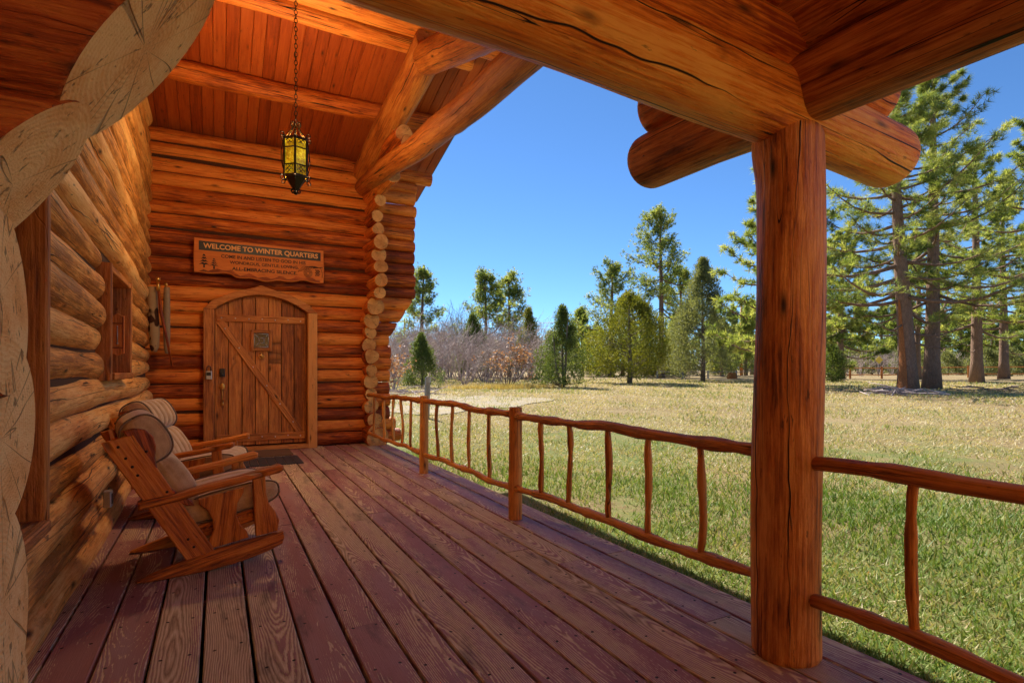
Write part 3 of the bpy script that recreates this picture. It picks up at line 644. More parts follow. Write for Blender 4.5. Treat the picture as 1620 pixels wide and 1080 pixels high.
for xx in (-.048, 1.219): bar(mb, (xx, 9.205, .066), (xx, 9.205, 2.06), (1, 0, 0), .008, .16, .002, rn=.2)
obj('door_frame', mb, M['trim'], house, 'rough timber door frame with a pointed arch head')

# ------------------------------------------------------------------ porch roof
roof = thing('porch_roof', 'red plank roof on log purlins above the far porch', 'roof', (1, 6.35, 5.5))
RX0, RX1 = -4.0, 3.38
mb = MB(); rg = random.Random(21); pw = .142
Ya, Yb = 10.35, 6.36
x = -1.05
while x < RX1 - .05:
    bar(mb, (x + pw / 2, Ya, ceil_z(Ya) + .016), (x + pw / 2, Yb, ceil_z(Yb) + .016), (1, 0, 0), pw - .003, .03, .006, rn=rg.random())
    bar(mb, (x + pw / 2, 6.34, ceil_z(6.34) + .016), (x + pw / 2, 1.25, ceil_z(1.25) + .016), (1, 0, 0), pw - .003, .03, .006, rn=rg.random()); x += pw
obj('ceiling_boards', mb, M['ceil'], roof)
mb = MB()
bar(mb, ((RX0 + RX1) / 2, Ya + .04, ceil_z(Ya + .04) + .085), ((RX0 + RX1) / 2, 6.35, ceil_z(6.36) + .085), (1, 0, 0), RX1 - RX0 + .02, .09, .01)
bar(mb, ((RX0 + RX1) / 2, 6.35, ceil_z(6.34) + .085), ((RX0 + RX1) / 2, 1.15, ceil_z(1.15) + .085), (1, 0, 0), RX1 - RX0 + .02, .09, .01)
box(mb, (RX0, -1.5, 4.02), (3.32, 1.28, 4.10))
obj('roof_covering', mb, M['shingle'], roof)
mb = MB(); x = -1.4
while x < 1.25:
    bar(mb, (-1.0, x, 4.0), (3.3, x, 4.0), (0, 1, 0), .14, .03, .005, rn=rg.random()); x += .143
obj('near_ceiling_boards', mb, M['ceil'], roof)
for i, (yy, r0) in enumerate(((8.10, .128), (6.82, .125), (4.9, .13), (3.5, .13), (2.1, .13))):
    mb = MB(); log(mb, (-.95, yy, ceil_z(yy) - .10), (2.98, yy, ceil_z(yy) - .10), r0, r0 * .95, seed=900 + i, wob=.045, nseg=22)
    obj('purlin', mb, [M['log_red'], M['end']], roof)
mb = MB(); log(mb, (-.95, 6.42, ceil_z(6.35) - .17), (3.2, 6.42, ceil_z(6.35) - .17), .19, .19, seed=950, nseg=24); obj('ridge_beam', mb, [M['log_red'], M['end']], roof)
mb = MB(); log(mb, (2.10, 9.1, 4.36), (2.22, 6.30, 5.06), .19, .20, seed=960, nseg=26, wob=.05, step=.1); obj('rafter', mb, [M['rafter'], M['end']], roof, 'fat log rafter rising from the corner to the ridge')
mb = MB(); log(mb, (2.24, 6.46, 4.96), (2.20, 1.75, 3.32), .19, .19, seed=961, nseg=26, wob=.05, step=.1); obj('rafter', mb, [M['rafter'], M['end']], roof, 'fat log rafter running down from the ridge towards the archway')
mb = MB(); log(mb, (2.09, 9.2, 4.13), (2.22, 1.72, 3.55), .135, .16, seed=962, nseg=28, wob=.085, bend=.03, step=.08); obj('tie_log', mb, [M['rafter'], M['end']], roof, 'gnarled log tie beam along the open porch side')

# ------------------------------------------------------------------ archway of stacked logs across the porch
PY = 1.55
archw = thing('log_archway', 'heavy log archway of stacked beams crossing the porch', 'archway', (-.6, PY, 0))
def cutp(z): return -.40 + .69 * (z - 1.586)
pl = ((-.40, PY, 1.586), (1, 0, -.69))
for i, (zc, r, xe) in enumerate(((.03, .22, -.43), (.37, .22, -.42), (.71, .22, -.405), (1.04, .22, -.41), (1.37, .225, -.405))):
    mb = MB(); log(mb, (-1.6, PY, zc), (xe, PY, zc), r, r, seed=1000 + i, nseg=40, wob=.03, step=.2, pl1=((xe, PY, zc), (1, .04 * (-1) ** i, .05 * (-1) ** i)), round_=.012, edge=.975); obj('stub_log', mb, [M['beam_shade'], M['end_pale']], archw)
for i, (zc, r) in enumerate(((1.60, .19), (1.95, .225))):
    mb = MB(); log(mb, (-1.6, PY, zc), (cutp(zc), PY, zc), r, r, seed=1020 + i, nseg=40, wob=.03, step=.2, pl1=((pl[0][0] + .006 * (1 - i), pl[0][1], pl[0][2]), pl[1]), round_=.012, edge=.975); obj('bracket_log', mb, [M['beam_shade'], M['end_pale']], archw)
for i, (zc, r, xe, rl) in enumerate(((2.268, .155, 2.86, 1.08), (2.515, .135, 2.74, 1), (2.79, .155, 2.66, 1), (3.06, .15, 2.6, 1), (3.33, .15, 2.56, 1), (3.6, .15, 2.5, 1))):
    zz = lambda x: zc + (2.12 - x) * .066
    mb = MB(); log(mb, (-1.6, PY, zz(-1.6)), (xe, PY, zz(xe)), r * rl, r * .93, seed=1040 + i, nseg=32, wob=.035, step=.14, round_=.05); obj('beam', mb, [M['beam'], M['end']], archw)
for i, (zc, r, ye) in enumerate(((2.345, .145, 2.42), (2.61, .14, 2.35), (2.87, .14, 2.31), (3.14, .145, 2.28), (3.41, .145, 2.25), (3.67, .14, 2.22))):
    mb = MB(); log(mb, (2.13, -1.6, zc), (2.13, ye, zc), r, r, seed=1060 + i, nseg=30, wob=.035, step=.14, round_=.05); obj('beam', mb, [M['post'], M['end']], archw)

# post
mb = MB(); log(mb, (2.12, PY, 0.0), (2.14, PY, 2.20), .138, .128, seed=1101, nseg=48, wob=.075, bend=.016, step=.04, kb=2.6)
post = obj('porch_post', mb, [M['post'], M['end']])
tag(post, 'thick round red-brown log post holding up the crossing beams', 'post')

# ------------------------------------------------------------------ railings
def wavy(p0, p1, n, amp, seed):
    rg = np.random.RandomState(seed); p0 = np.asarray(p0, float); p1 = np.asarray(p1, float); t = np.linspace(0, 1, n)[:, None]
    P = p0 + (p1 - p0) * t; d = unit(p1 - p0); up = np.array([0, 0, 1.]) if abs(d[2]) < .9 else np.array([0, 1., 0]); a = np.cross(d, up); a = unit(a); b = np.cross(a, d)
    L = np.linalg.norm(p1 - p0)
    f = lambda: sum(np.sin(t * L * k * rg.uniform(2.2, 4.2) + rg.rand() * 6.3) / k for k in (1, 2, 3))
    env = np.sin(np.clip(t, 0, 1) * PI) ** .4
    return P + a * f() * amp * env * .6 + b * f() * amp * env
def stick(mb, p0, p1, r, amp, seed, nseg=10, rn=.5, step=.07):
    n = max(4, int(np.linalg.norm(np.asarray(p1, float) - p0) / step)); rg = np.random.RandomState(seed)
    P = wavy(p0, p1, n, amp, seed); t = np.linspace(0, 1, n); rad = r * (1 + .10 * np.sin(t * n * .9 + seed) + .09 * rg.randn(n)); rad[0] *= .85; rad[-1] *= .85
    tube(mb, P, rad, nseg, rn=rn); return P
RXc = 2.12
def railing(label, y0, y1, posts, spans, loc):
    t = thing('porch_railing', label, 'railing', loc)
    for i, (y, r) in enumerate(posts):
        mb = MB(); log(mb, (RXc, y, 0), (RXc + .004, y, .90), r, r * .96, seed=1200 + int(y * 10), nseg=18, wob=.03, step=.1, bend=.004, round_=.012); obj('post', mb, [M['rail'], M['end']], t)
    for i, (a, b, za, zb, la, lb, bal) in enumerate(spans):
        mb = MB(); PT = stick(mb, (RXc, a, za), (RXc, b, zb), .032, .009, 1300 + int(a * 7 + 50), rn=.3); obj('top_rail', mb, M['rail'], t)
        mb = MB(); PB = stick(mb, (RXc, a, la), (RXc, b, lb), .028, .011, 1350 + int(a * 7 + 50), rn=.6); obj('bottom_rail', mb, M['rail'], t)
        for y in bal:
            on = lambda P: P[int(np.argmin(np.abs(P[:, 1] - y)))]; mb = MB()
            stick(mb, on(PB), on(PT), .0195, .019, 1400 + int(y * 31 + 200), 8, rn=(y * .37) % 1, step=.06); obj('baluster', mb, M['rail'], t)
    return t
railing('long rustic stick railing from the house corner to the big log post', 1.6, 9, [(3.99, .056), (6.25, .052)],
        [(1.66, 3.95, .845, .835, .295, .255, (2.02, 2.41, 2.80, 3.19, 3.57)), (4.03, 6.21, .84, .845, .245, .225, (4.5, 4.9, 5.34, 5.77)), (6.29, 8.98, .845, .80, .225, .20, (6.69, 7.15, 7.55, 8.06, 8.57))], (RXc, 5, 0))
railing('short rustic stick railing at the near side of the big log post', -2.5, 1.45, [(-1.05, .056)],
        [(1.43, -1.0, .825, .84, .275, .25, (1.045, .62, .2, -.2, -.6)), (-1.10, -3.4, .84, .84, .25, .25, (-1.6, -2.1, -2.6, -3.0))], (RXc, 0, 0))

# ------------------------------------------------------------------ rocking chairs
def cushion(mb, c, ax_a, ax_b, ra, rb, y0, y1, chan=4, power=2.6, ny=42, nu=28, ch=.22, rn=.3):
    c = np.asarray(c, float); ax_a = unit(ax_a); ax_b = unit(ax_b); V = []; LC = []; th = np.arange(nu) / nu * 2 * PI
    for i in range(ny + 1):
        t = i / ny; y = y0 + (y1 - y0) * t
        e = min(t, 1 - t) * 2; k = (1 - (1 - min(1, e / .22)) ** 2.4) ** .42 if e < .22 else 1.0
        k = max(k, .02); m = 1 - ch * math.exp(-(((t * chan) % 1.0 - (1 if (t * chan) % 1 > .5 else 0)) / .10) ** 2) * (1 if .12 < t < .88 else 0)
        ca = np.sign(np.cos(th)) * np.abs(np.cos(th)) ** (2 / power); sb = np.sign(np.sin(th)) * np.abs(np.sin(th)) ** (2 / power)
        tuf = 1 - .10 * np.exp(-((ca) / .18) ** 2) * (m < .9)
        A = ca * ra * (.88 + .12 * k); B = sb * rb * k * m * tuf
        P = c + A[:, None] * ax_a + B[:, None] * ax_b; P[:, 1] = c[1] + y; V.append(P); LC.append(np.column_stack([A, np.full(nu, y), B]))
    f = [(i * nu + j, i * nu + (j + 1) % nu, (i + 1) * nu + (j + 1) % nu, (i + 1) * nu + j) for i in range(ny) for j in range(nu)]
    f += [tuple(range(nu))[::-1], tuple(ny * nu + j for j in range(nu))]
    mb.add(np.concatenate(V), f, 0, np.concatenate(LC), rn)
def piping(mb, c, ax_a, ax_b, ra, rb, y, r=.006, power=2.6, n=40):
    c = np.asarray(c, float); ax_a = unit(ax_a); ax_b = unit(ax_b); th = np.linspace(0, 2 * PI, n)
    ca = np.sign(np.cos(th)) * np.abs(np.cos(th)) ** (2 / power); sb = np.sign(np.sin(th)) * np.abs(np.sin(th)) ** (2 / power)
    P = c + (ca * ra)[:, None] * ax_a + (sb * rb)[:, None] * ax_b; P[:, 1] = c[1] + y; tube(mb, P, r, 6)
def rocking_chair(label):
    t = thing('rocking_chair', label, 'rocking chair', (0, 0, 0), 'rocking chairs along the log wall'); HW = .325
    U = (1, 0, 0); V = (0, 0, 1)
    def side(name, pts, th, yo, mat, grain, rn, ch=.006):
        for s in (-1, 1):
            mb = MB(); prism(mb, pts, (0, s * yo, 0), U, V, th, ch, rn=rn + s * .1, grain=grain); obj(name, mb, mat, t, local=True)
    side('rocker', [(-.41, .006), (-.30, .001), (-.18, .0), (-.05, .003), (.08, .014), (.20, .034), (.30, .06), (.372, .086), (.385, .125), (.378, .166), (.2, .147), (.0, .122), (-.15, .092), (-.30, .05), (-.40, .018)], .042, HW, M['chair'], (1, .2), .4)
    side('back_post', [(-.165, .088), (-.015, .118), (-.03, .15), (-.42, .84), (-.565, .80), (-.55, .765)], .036, HW + .001, M['chair'], (-.5, .86), .8)
    side('wing', [(-.28, .47), (-.16, .405), (-.12, .40), (-.135, .43), (-.20, .475), (-.265, .55), (-.305, .63), (-.318, .70), (-.312, .765), (-.325, .82), (-.365, .862), (-.42, .872), (-.47, .86), (-.43, .80)], .040, HW - .002, M['chair_dark'], (-.3, .9), .3)
    side('splat', [(-.055, .125), (.175, .158), (.165, .20), (.125, .25), (.105, .31), (.112, .38), (.145, .44), (.15, .475), (.03, .455), (-.10, .435), (-.095, .40), (-.055, .36), (-.025, .30), (-.02, .24), (-.045, .18)], .026, HW - .002, M['chair'], (.1, 1), .55)
    side('leg', [(.215, .16), (.345, .172), (.355, .24), (.33, .30), (.29, .36), (.275, .43), (.27, .545), (.195, .53)], .034, HW - .001, M['chair'], (-.1, 1), .65)
    for s in (-1, 1):
        mb = MB(); pts = [(-.40, .42), (-.2, .447), (-.05, .482), (.1, .505), (.22, .528), (.345, .548), (.368, .562), (.37, .59), (.35, .598), (.2, .566), (.1, .545), (-.05, .522), (-.2, .488), (-.40, .462)]
        prism(mb, pts, (0, s * (HW + .02), 0), U, V, .095, .012, rn=.5 + .2 * s, grain=(1, .18)); obj('armrest', mb, M['chair'], t, local=True)
    mb = MB(); hw = HW - .025
    for (x, z) in ((-.12, .215), (.25, .285)): bar(mb, (x, -hw, z), (x, hw, z), (.2, 0, 1), .085, .03, .005, rn=.3)
    for y in (-hw + .03, hw - .03): bar(mb, (-.15, y, .215), (.27, y, .295), (0, .0, 1), .08, .028, .005, rn=.7)
    for k in range(4): bar(mb, (-.04 + k * .08, -hw, .25 + k * .015), (-.04 + k * .08, hw, .25 + k * .015), (1, 0, .2), .05, .014, .003, rn=k * .2)
    obj('seat_frame', mb, M['chair'], t, local=True)
    mb = MB()
    for (x, z) in ((-.485, .765), (-.30, .45)): bar(mb, (x, -hw, z), (x, hw, z), (-.5, 0, .86), .12, .024, .005, rn=.4)
    for y in np.linspace(-hw + .08, hw - .08, 4): bar(mb, (-.285, y, .42), (-.475, y, .76), (0, 1, 0), .07, .014, .003, rn=abs(y))
    obj('back_slats', mb, M['chair_dark'], t, local=True)
    bk = unit((-.5, 0, .86)); nf = unit((.86, 0, .5))
    mb = MB(); cushion(mb, np.array([-.355, 0, .80]), bk, nf, .14, .118, -hw + .005, hw - .005, 5, ch=.46); hc = obj('headrest_cushion', mb, M['fabric'], t, local=True)
    mb = MB()
    for s in (-1, 1): mb = MB(); piping(mb, (-.355, 0, .80), bk, nf, .142, .112, s * (hw - .022)); obj('piping', mb, M['piping'], hc, local=True)
    mb = MB(); cushion(mb, np.array([-.215, 0, .535]), bk, nf, .175, .095, -hw + .015, hw - .015, 5, ch=.42); obj('back_cushion', mb, M['fabric'], t, local=True)
    mb = MB(); sa = unit((1, 0, .17)); sn = unit((-.17, 0, 1)); cushion(mb, np.array([.085, 0, .385]), sa, sn, .285, .088, -hw + .01, hw - .01, 4, ch=.14, power=3.0); sc_ = obj('seat_cushion', mb, M['fabric'], t, local=True)
    mb = MB()
    for s in (-1, 1): mb = MB(); piping(mb, (.085, 0, .385), sa, sn, .287, .083, s * (hw - .03), power=3.0); obj('piping', mb, M['piping'], sc_, local=True)
    mb = MB()
    for s in (-1, 1):
        for (x, z) in ((-.49, .775), (-.455, .71), (-.425, .66), (-.40, .61), (-.125, .16), (-.155, .21), (-.26, .50), (-.36, .74)): mb = MB(); ellip(mb, (x, s * (HW + .019), z), .008, .004, .008, 8, 6); obj('screw_plug', mb, M['iron'], t, local=True)
    return t
ch1 = rocking_chair('nearer wooden rocking chair with a tan cushion tipped back beside the log wall')
ch1.location = (-.055, 4.14, 0.002); ch1.rotation_euler = (0, 0, R(9))
ch2 = copy_tree(ch1, (-.17, 5.62, .002), R(-12), 1.0, 'farther wooden rocking chair with a tufted tan cushion between the door and the nearer rocker')

# ------------------------------------------------------------------ mats
mb = MB(); bar(mb, (.02, 8.74, .012), (.94, 8.74, .012), (0, 1, 0), .62, .022, .006)
m_ = obj('door_mat', mb, M['mat_brown']); tag(m_, 'brown coir door mat in front of the arched door', 'door mat')
mb = MB()
for i in range(7): bar(mb, (.30 + i * .105, 7.62, .008), (.30 + i * .105, 8.30, .008), (1, 0, 0), .098, .014, .004, rn=i * .1)
for y in (7.66, 8.26): bar(mb, (.26, y, .006), (.97, y, .006), (0, 1, 0), .03, .009, .002)
m_ = obj('rubber_mat', mb, M['rubber']); tag(m_, 'black ribbed rubber mat lying before the brown door mat', 'mat')

# ------------------------------------------------------------------ sign
sg = thing('welcome_sign', 'carved wooden welcome sign above the arched door', 'sign', (.58, 9.07, 2.8))
SX0, SX1, SZ0, SZ1, SY = -.30, 1.46, 2.55, 3.06, 9.10
mb = MB(); rg = random.Random(2); nb = 30
bot = []
for i in range(nb + 1):
    t = i / nb; bot.append((SX0 + (SX1 - SX0) * t, SZ0 + .02 * math.sin(t * 9) + .012 * math.sin(t * 31 + 1) + (.02 if t < .3 else 0) - .015 * t))
prism(mb, bot + [(SX1 + .005, SZ0 + .2), (SX1 - .005, SZ1 - .01), (SX0 + .6, SZ1 + .008), (SX0, SZ1 + .012), (SX0 - .006, SZ0 + .25)], (0, SY, 0), (1, 0, 0), (0, 0, 1), .045, .010, rn=.4, grain=(1, 0))
obj('board', mb, M['sign_face'], sg)
mb = MB(); yb = SY - .0255
prism(mb, [(SX0 + .06, 2.90), (SX1 - .05, 2.885), (SX1 - .05, 3.015), (SX0 + .06, 3.03)], (0, yb, 0), (1, 0, 0), (0, 0, 1), .004, .001); obj('banner', mb, M['sign_dark'], sg)
mb = MB()    # bark edge along the bottom
pts = [(SX0 + .06, SZ0 + .045)]
for i in range(2, nb):
    x, z = bot[i]; pts.append((x, z + .052 + .02 * math.sin(i * 1.7)))
pts += [(bot[i][0], bot[i][1] + .016) for i in range(nb - 1, 1, -1)]
prism(mb, pts, (0, yb, 0), (1, 0, 0), (0, 0, 1), .006, .001, rn=.1); obj('bark_edge', mb, M['chair_dark'], sg)
def text(body, x0, x1, z0, h, y, mat, name, slope=0.0):
    cu = bpy.data.curves.new('t', 'FONT'); cu.body = body; cu.size = 1; cu.extrude = .004; cu.offset = .022
    to = bpy.data.objects.new('t', cu); C.objects.link(to); bpy.context.view_layer.update()
    me = bpy.data.meshes.new_from_object(to.evaluated_get(bpy.context.evaluated_depsgraph_get()))
    bpy.data.objects.remove(to); bpy.data.curves.remove(cu)
    n = len(me.vertices); co = np.zeros(n * 3); me.vertices.foreach_get('co', co); co = co.reshape(-1, 3)
    mn, mx = co.min(0), co.max(0)
    X = x0 + (co[:, 0] - mn[0]) / (mx[0] - mn[0]) * (x1 - x0); Z = z0 + (co[:, 1] - mn[1]) / (mx[1] - mn[1]) * h + slope * (X - x0); Yv = y - co[:, 2] * .5
    P = np.column_stack([X, Yv, Z]) - np.array(ROOT[sg.name]); me.vertices.foreach_set('co', P.ravel()); me.update(); me.name = name
    me.materials.clear(); me.materials.append(mat)
    o = bpy.data.objects.new(name, me); C.objects.link(o); o.parent = sg; return o
text('WELCOME TO WINTER QUARTERS', SX0 + .115, SX1 - .09, 2.918, .085, yb - .004, M['sign_text'], 'lettering', -.008)
text('COME IN AND LISTEN TO GOD IN HIS', SX0 + .34, SX1 - .27, 2.812, .050, yb + .002, M['sign_ink'], 'lettering', 0)
text('WONDROUS, GENTLE, LOVING,', SX0 + .45, SX1 - .37, 2.728, .052, yb + .002, M['sign_ink'], 'lettering', 0)
text('ALL-EMBRACING SILENCE.', SX0 + .48, SX1 - .39, 2.645, .050, yb + .002, M['sign_ink'], 'lettering', 0)
mb = MB()
for (cx_, bz, hh, ww) in ((SX0 + .125, 2.655, .21, .14), (SX0 + .25, 2.645, .165, .12)):
    for k in range(4):
        zz = bz + .035 + (hh - .05) * k / 4; w_ = ww / 2 * (1 - k / 4.6); h2 = hh * .30
        prism(mb, [(cx_ - w_, zz), (cx_ - w_ * .45, zz + .012), (cx_, zz + .004), (cx_ + w_ * .45, zz + .012), (cx_ + w_, zz), (cx_ + w_ * .3, zz + h2 * .62), (cx_ + w_ * .16, zz + h2 * .62 - .012), (cx_, zz + h2 * .5), (cx_ - w_ * .3, zz + h2 * .62)], (0, yb + .002 - .0004 * k, 0), (1, 0, 0), (0, 0, 1), .004, .0008)
    prism(mb, [(cx_ - .012, bz), (cx_ + .012, bz), (cx_ + .009, bz + .04), (cx_ - .009, bz + .04)], (0, yb + .0025, 0), (1, 0, 0), (0, 0, 1), .004, .0008)
obj('pine_carving', mb, M['sign_ink'], sg)
mb = MB()
def arc(c, r, a0, a1, rad=.0035, sq=1.0): tube(mb, [(c[0] + r * math.cos(t), yb - .001, c[1] + sq * r * math.sin(t)) for t in np.linspace(a0, a1, 14)], rad, 5)
for r in (.06, .042, .024): arc((SX1 - .235, 2.685), r, 0, 2 * PI)
for i, (px_, pz_) in enumerate([(SX1 - .10 + dx, 2.66 + dz) for dz in np.arange(0, .1, .02) for dx in (-.022, 0, .022)]): ellip(mb, (px_ + .011 * (i // 3 % 2), yb, pz_), .010, .003, .009, 8, 5)
for k in range(7): tube(mb, [(SX1 - .06, yb - .001, 2.78), (SX1 - .12 - .03 * k, yb - .001, 2.79 + .008 * math.sin(k)), (SX1 - .17 - .035 * k, yb - .001, 2.765 - .012 * k)], .003, 5)
tube(mb, [(SX1 - .02, yb - .001, 2.79), (SX1 - .16, yb - .001, 2.77)], .006, 5); tube(mb, [(SX1 - .05, yb - .001, 2.78), (SX1 - .025, yb - .001, 2.70), (SX1 - .03, yb - .001, 2.63)], .003, 5)
obj('pinecone_carving', mb, M['sign_ink'], sg)

# ------------------------------------------------------------------ hanging lantern
LX, LY, LZ = .735, 6.36, 3.44
lan = thing('hanging_lantern', 'ornate wrought iron lantern with lit yellow glass hanging on a chain', 'lantern', (LX, LY, LZ))
mb = MB(); z = LZ + .40; i = 0
while z < 5.2:
    a = (i % 2) * PI / 2; L = .046
    P = []
    for t in np.linspace(0, 2 * PI, 11): P.append((LX + .016 * math.cos(t) * math.cos(a), LY + .016 * math.cos(t) * math.sin(a), z + L * .62 * math.sin(t)))
    tube(mb, P, .0042, 5); z += .045; i += 1
tube(mb, [(LX, LY, z - .03), (LX, LY, 5.36)], .006, 6); obj('chain', mb, M['iron'], lan)
fr = MB(); rh = .125; zb, zt = LZ - .19, LZ + .20
hexp = lambda r, z, o=0.: [(LX + r * math.cos(PI / 3 * k + .35 + o), LY + r * math.sin(PI / 3 * k + .35 + o), z) for k in range(7)]
for z, r in ((zb, rh), (zt, rh), (zt - .10, rh), (zb + .11, rh)):
    H = hexp(r, z)
    for k in range(6): bar(fr, H[k], H[k + 1], (0, 0, 1), .026 if z in (zb, zt) else .012, .012, .002)
for k in range(6):
    a = hexp(rh + .004, 0)[k]; bar(fr, (a[0], a[1], zb - .02), (a[0], a[1], zt + .03), (math.cos(PI / 3 * k + .35), math.sin(PI / 3 * k + .35), 0), .014, .022, .003)
    dr = np.array([math.cos(PI / 3 * k + .35), math.sin(PI / 3 * k + .35), 0]); o = np.array([LX, LY, 0])
    def sp(lst, rad): tube(fr, [o + dr * r_ + np.array([0, 0, z_]) for r_, z_ in lst], rad, 6)
    sp([(rh, zt), (.06, zt + .09), (.012, zt + .17)], .006)                                   # canopy strap
    cs = lambda c, r, a0, a1: [(c[0] + r * math.cos(t), c[1] + r * math.sin(t)) for t in np.linspace(a0, a1, 10)]
    sp(cs((rh + .025, zt + .035), .022, PI, -1.4 * PI), .005); sp(cs((rh + .022, zb - .03), .022, PI * .8, PI * 3.0), .005)
    sp(cs((.035, zt + .175), .022, PI, -1.3 * PI), .005); sp(cs((.032, LZ - .335), .020, PI, 3.3 * PI), .005)
    sp([(rh, zb), (.085, zb - .03), (.045, zb - .08), (.02, zb - .14), (.008, zb - .17)], .006)
    sp([(rh + .01, zt - .02), (rh + .035, LZ + .05), (rh + .035, LZ - .05), (rh + .008, zb + .05)], .0045)
    # face scrolls
    A = np.array(hexp(rh, 0)[k]); B = np.array(hexp(rh, 0)[k + 1]); m_ = (A + B) / 2; e = unit(B - A); nr = unit(m_ - o) * .006
    for zz in (zb + .04, zb + .085, zt - .04):
        for s in (-1, 1): tube(fr, [m_ + nr + e * s * (.022 + .018 * math.cos(t)) + np.array([0, 0, zz + .018 * math.sin(t)]) for t in np.linspace(0, 1.6 * PI, 10)], .004, 5)
# lower funnel panels
H1 = hexp(rh * .92, zb - .005); H2 = hexp(.02, zb - .145)
fr.add(H1[:6] + H2[:6], [(k, (k + 1) % 6, 6 + (k + 1) % 6, 6 + k) for k in range(6)], smooth=False); ellip(fr, (LX, LY, zb - .165), .022, .022, .022)
obj('frame', fr, M['iron'], lan)
H1 = hexp(rh * .95, zb + .01); H2 = hexp(rh * .95, zt - .01)
for k in range(6):
    mb = MB(); a, b, c_, d_ = [np.array(p) for p in (H1[k], H1[k + 1], H2[k + 1], H2[k])]; nn = unit((a + b) / 2 - np.array([LX, LY, a[2]])) * .004
    mb.add([a, b, c_, d_, a - nn, b - nn, c_ - nn, d_ - nn], [(0, 1, 2, 3), (7, 6, 5, 4), (0, 4, 5, 1), (1, 5, 6, 2), (2, 6, 7, 3), (3, 7, 4, 0)], smooth=False); obj('glass_pane', mb, M['lamp_glass'], lan)
mb = MB(); ellip(mb, (LX, LY, LZ + .02), .03, .03, .05); obj('bulb', mb, M['bulb'], lan)
pl_ = bpy.data.lights.new('lantern_bulb_light', 'POINT'); pl_.energy = 88; pl_.color = (1, .66, .33); pl_.shadow_soft_size = .2
po = bpy.data.objects.new('lantern_bulb_light', pl_); C.objects.link(po); po.parent = lan; po.location = (0, 0, 0.0)

# ------------------------------------------------------------------ small things on the walls
lb = thing('key_lockbox', 'grey key lockbox padlocked to the door frame', 'lockbox', (-.115, 9.03, 1.15))
mb = MB(); box(mb, (-.155, 9.005, 1.07), (-.075, 9.05, 1.185), .012); obj('body', mb, M['steel'], lb)
mb = MB(); box(mb, (-.142, 9.000, 1.12), (-.088, 9.006, 1.168), .002); obj('dial', mb, M['black'], lb)
mb = MB(); tube(mb, [(-.14, 9.03, 1.18), (-.14, 9.03, 1.23)] + [(-.115 - .025 * math.cos(t), 9.03, 1.23 + .025 * math.sin(t)) for t in np.linspace(.3, PI - .3, 7)] + [(-.09, 9.03, 1.23), (-.09, 9.03, 1.18)], .006, 8); obj('shackle', mb, M['black'], lb)
qv = thing('hide_quiver', 'spotted cow hide quiver bag with a dark stick hanging in the wall corner', 'quiver', (-.72, 8.85, 1.9))
mb = MB(); zz = np.linspace(2.30, 1.44, 14); tube(mb, [(-.76 + .012 * math.sin(z * 5), 8.80, z) for z in zz], np.interp(zz, [1.44, 1.5, 1.7, 2.2, 2.3], [.028, .052, .066, .062, .058]), 18); obj('bag', mb, M['hide'], qv)
mb = MB(); zz = np.linspace(2.32, 1.42, 12); tube(mb, [(-.615, 8.90, z) for z in zz], np.interp(zz, [1.42, 1.5, 1.7, 2.2, 2.3], [.02, .036, .043, .04, .034]), 14); obj('sleeve', mb, M['hide_pale'], qv)
mb = MB(); tube(mb, [(-.70, 8.72, 2.30), (-.665, 8.72, 1.95), (-.60, 8.73, 1.6), (-.545, 8.76, 1.25)], [.016, .02, .018, .013], 8); obj('stick', mb, M['chair_dark'], qv)
mb = MB(); ellip(mb, (-.70, 8.72, 2.40), .03, .03, .03); tube(mb, [(-.70, 8.72, 2.38), (-.70, 8.72, 2.24)], [.018, .024], 10); ellip(mb, (-.62, 8.86, 2.35), .022, .022, .03); obj('brass_cap', mb, M['brass'], qv)
th = thing('wooden_thermometer', 'small carved wooden thermometer plaque inside the window recess', 'thermometer', (-.78, 6.0, 1.5))
TX = wall_x(5.5) + .045
mb = MB(); P = [(-.052, -.17), (-.03, -.175), (0, -.195), (.03, -.175), (.052, -.17), (.052, .17), (.03, .175), (0, .195), (-.03, .175), (-.052, .17)]
prism(mb, [(TX + a, 1.52 + b) for a, b in P], (0, 6.16, 0), (1, 0, 0), (0, 0, 1), .018, .004, rn=.8, grain=(0, 1)); obj('plaque', mb, M['sign_face'], th)
mb = MB()
for z in (1.40, 1.62): bar(mb, (TX - .044, 6.148, z), (TX + .044, 6.148, z), (0, 0, 1), .010, .006, .001)
for xx in (-.042, .042): bar(mb, (TX + xx, 6.1485, 1.36), (TX + xx, 6.1485, 1.68), (1, 0, 0), .007, .005, .001)
obj('border', mb, M['chair_dark'], th)
mb = MB(); tube(mb, [(TX, 6.146, 1.43), (TX, 6.146, 1.60)], .004, 6); ellip(mb, (TX, 6.146, 1.44), .008, .006, .008); obj('tube', mb, M['steel'], th)
ol = thing('wall_outlet', 'small metal outlet box low on the log wall behind the rocking chair', 'outlet', (-.67, 4.75, .3))
mb = MB(); box(mb, (-.70, 4.72, .25), (-.655, 4.80, .36), .006); obj('cover', mb, M['steel'], ol)
mb = MB(); box(mb, (-.654, 4.735, .27), (-.650, 4.785, .34), .001); obj('lid', mb, M['black'], ol)

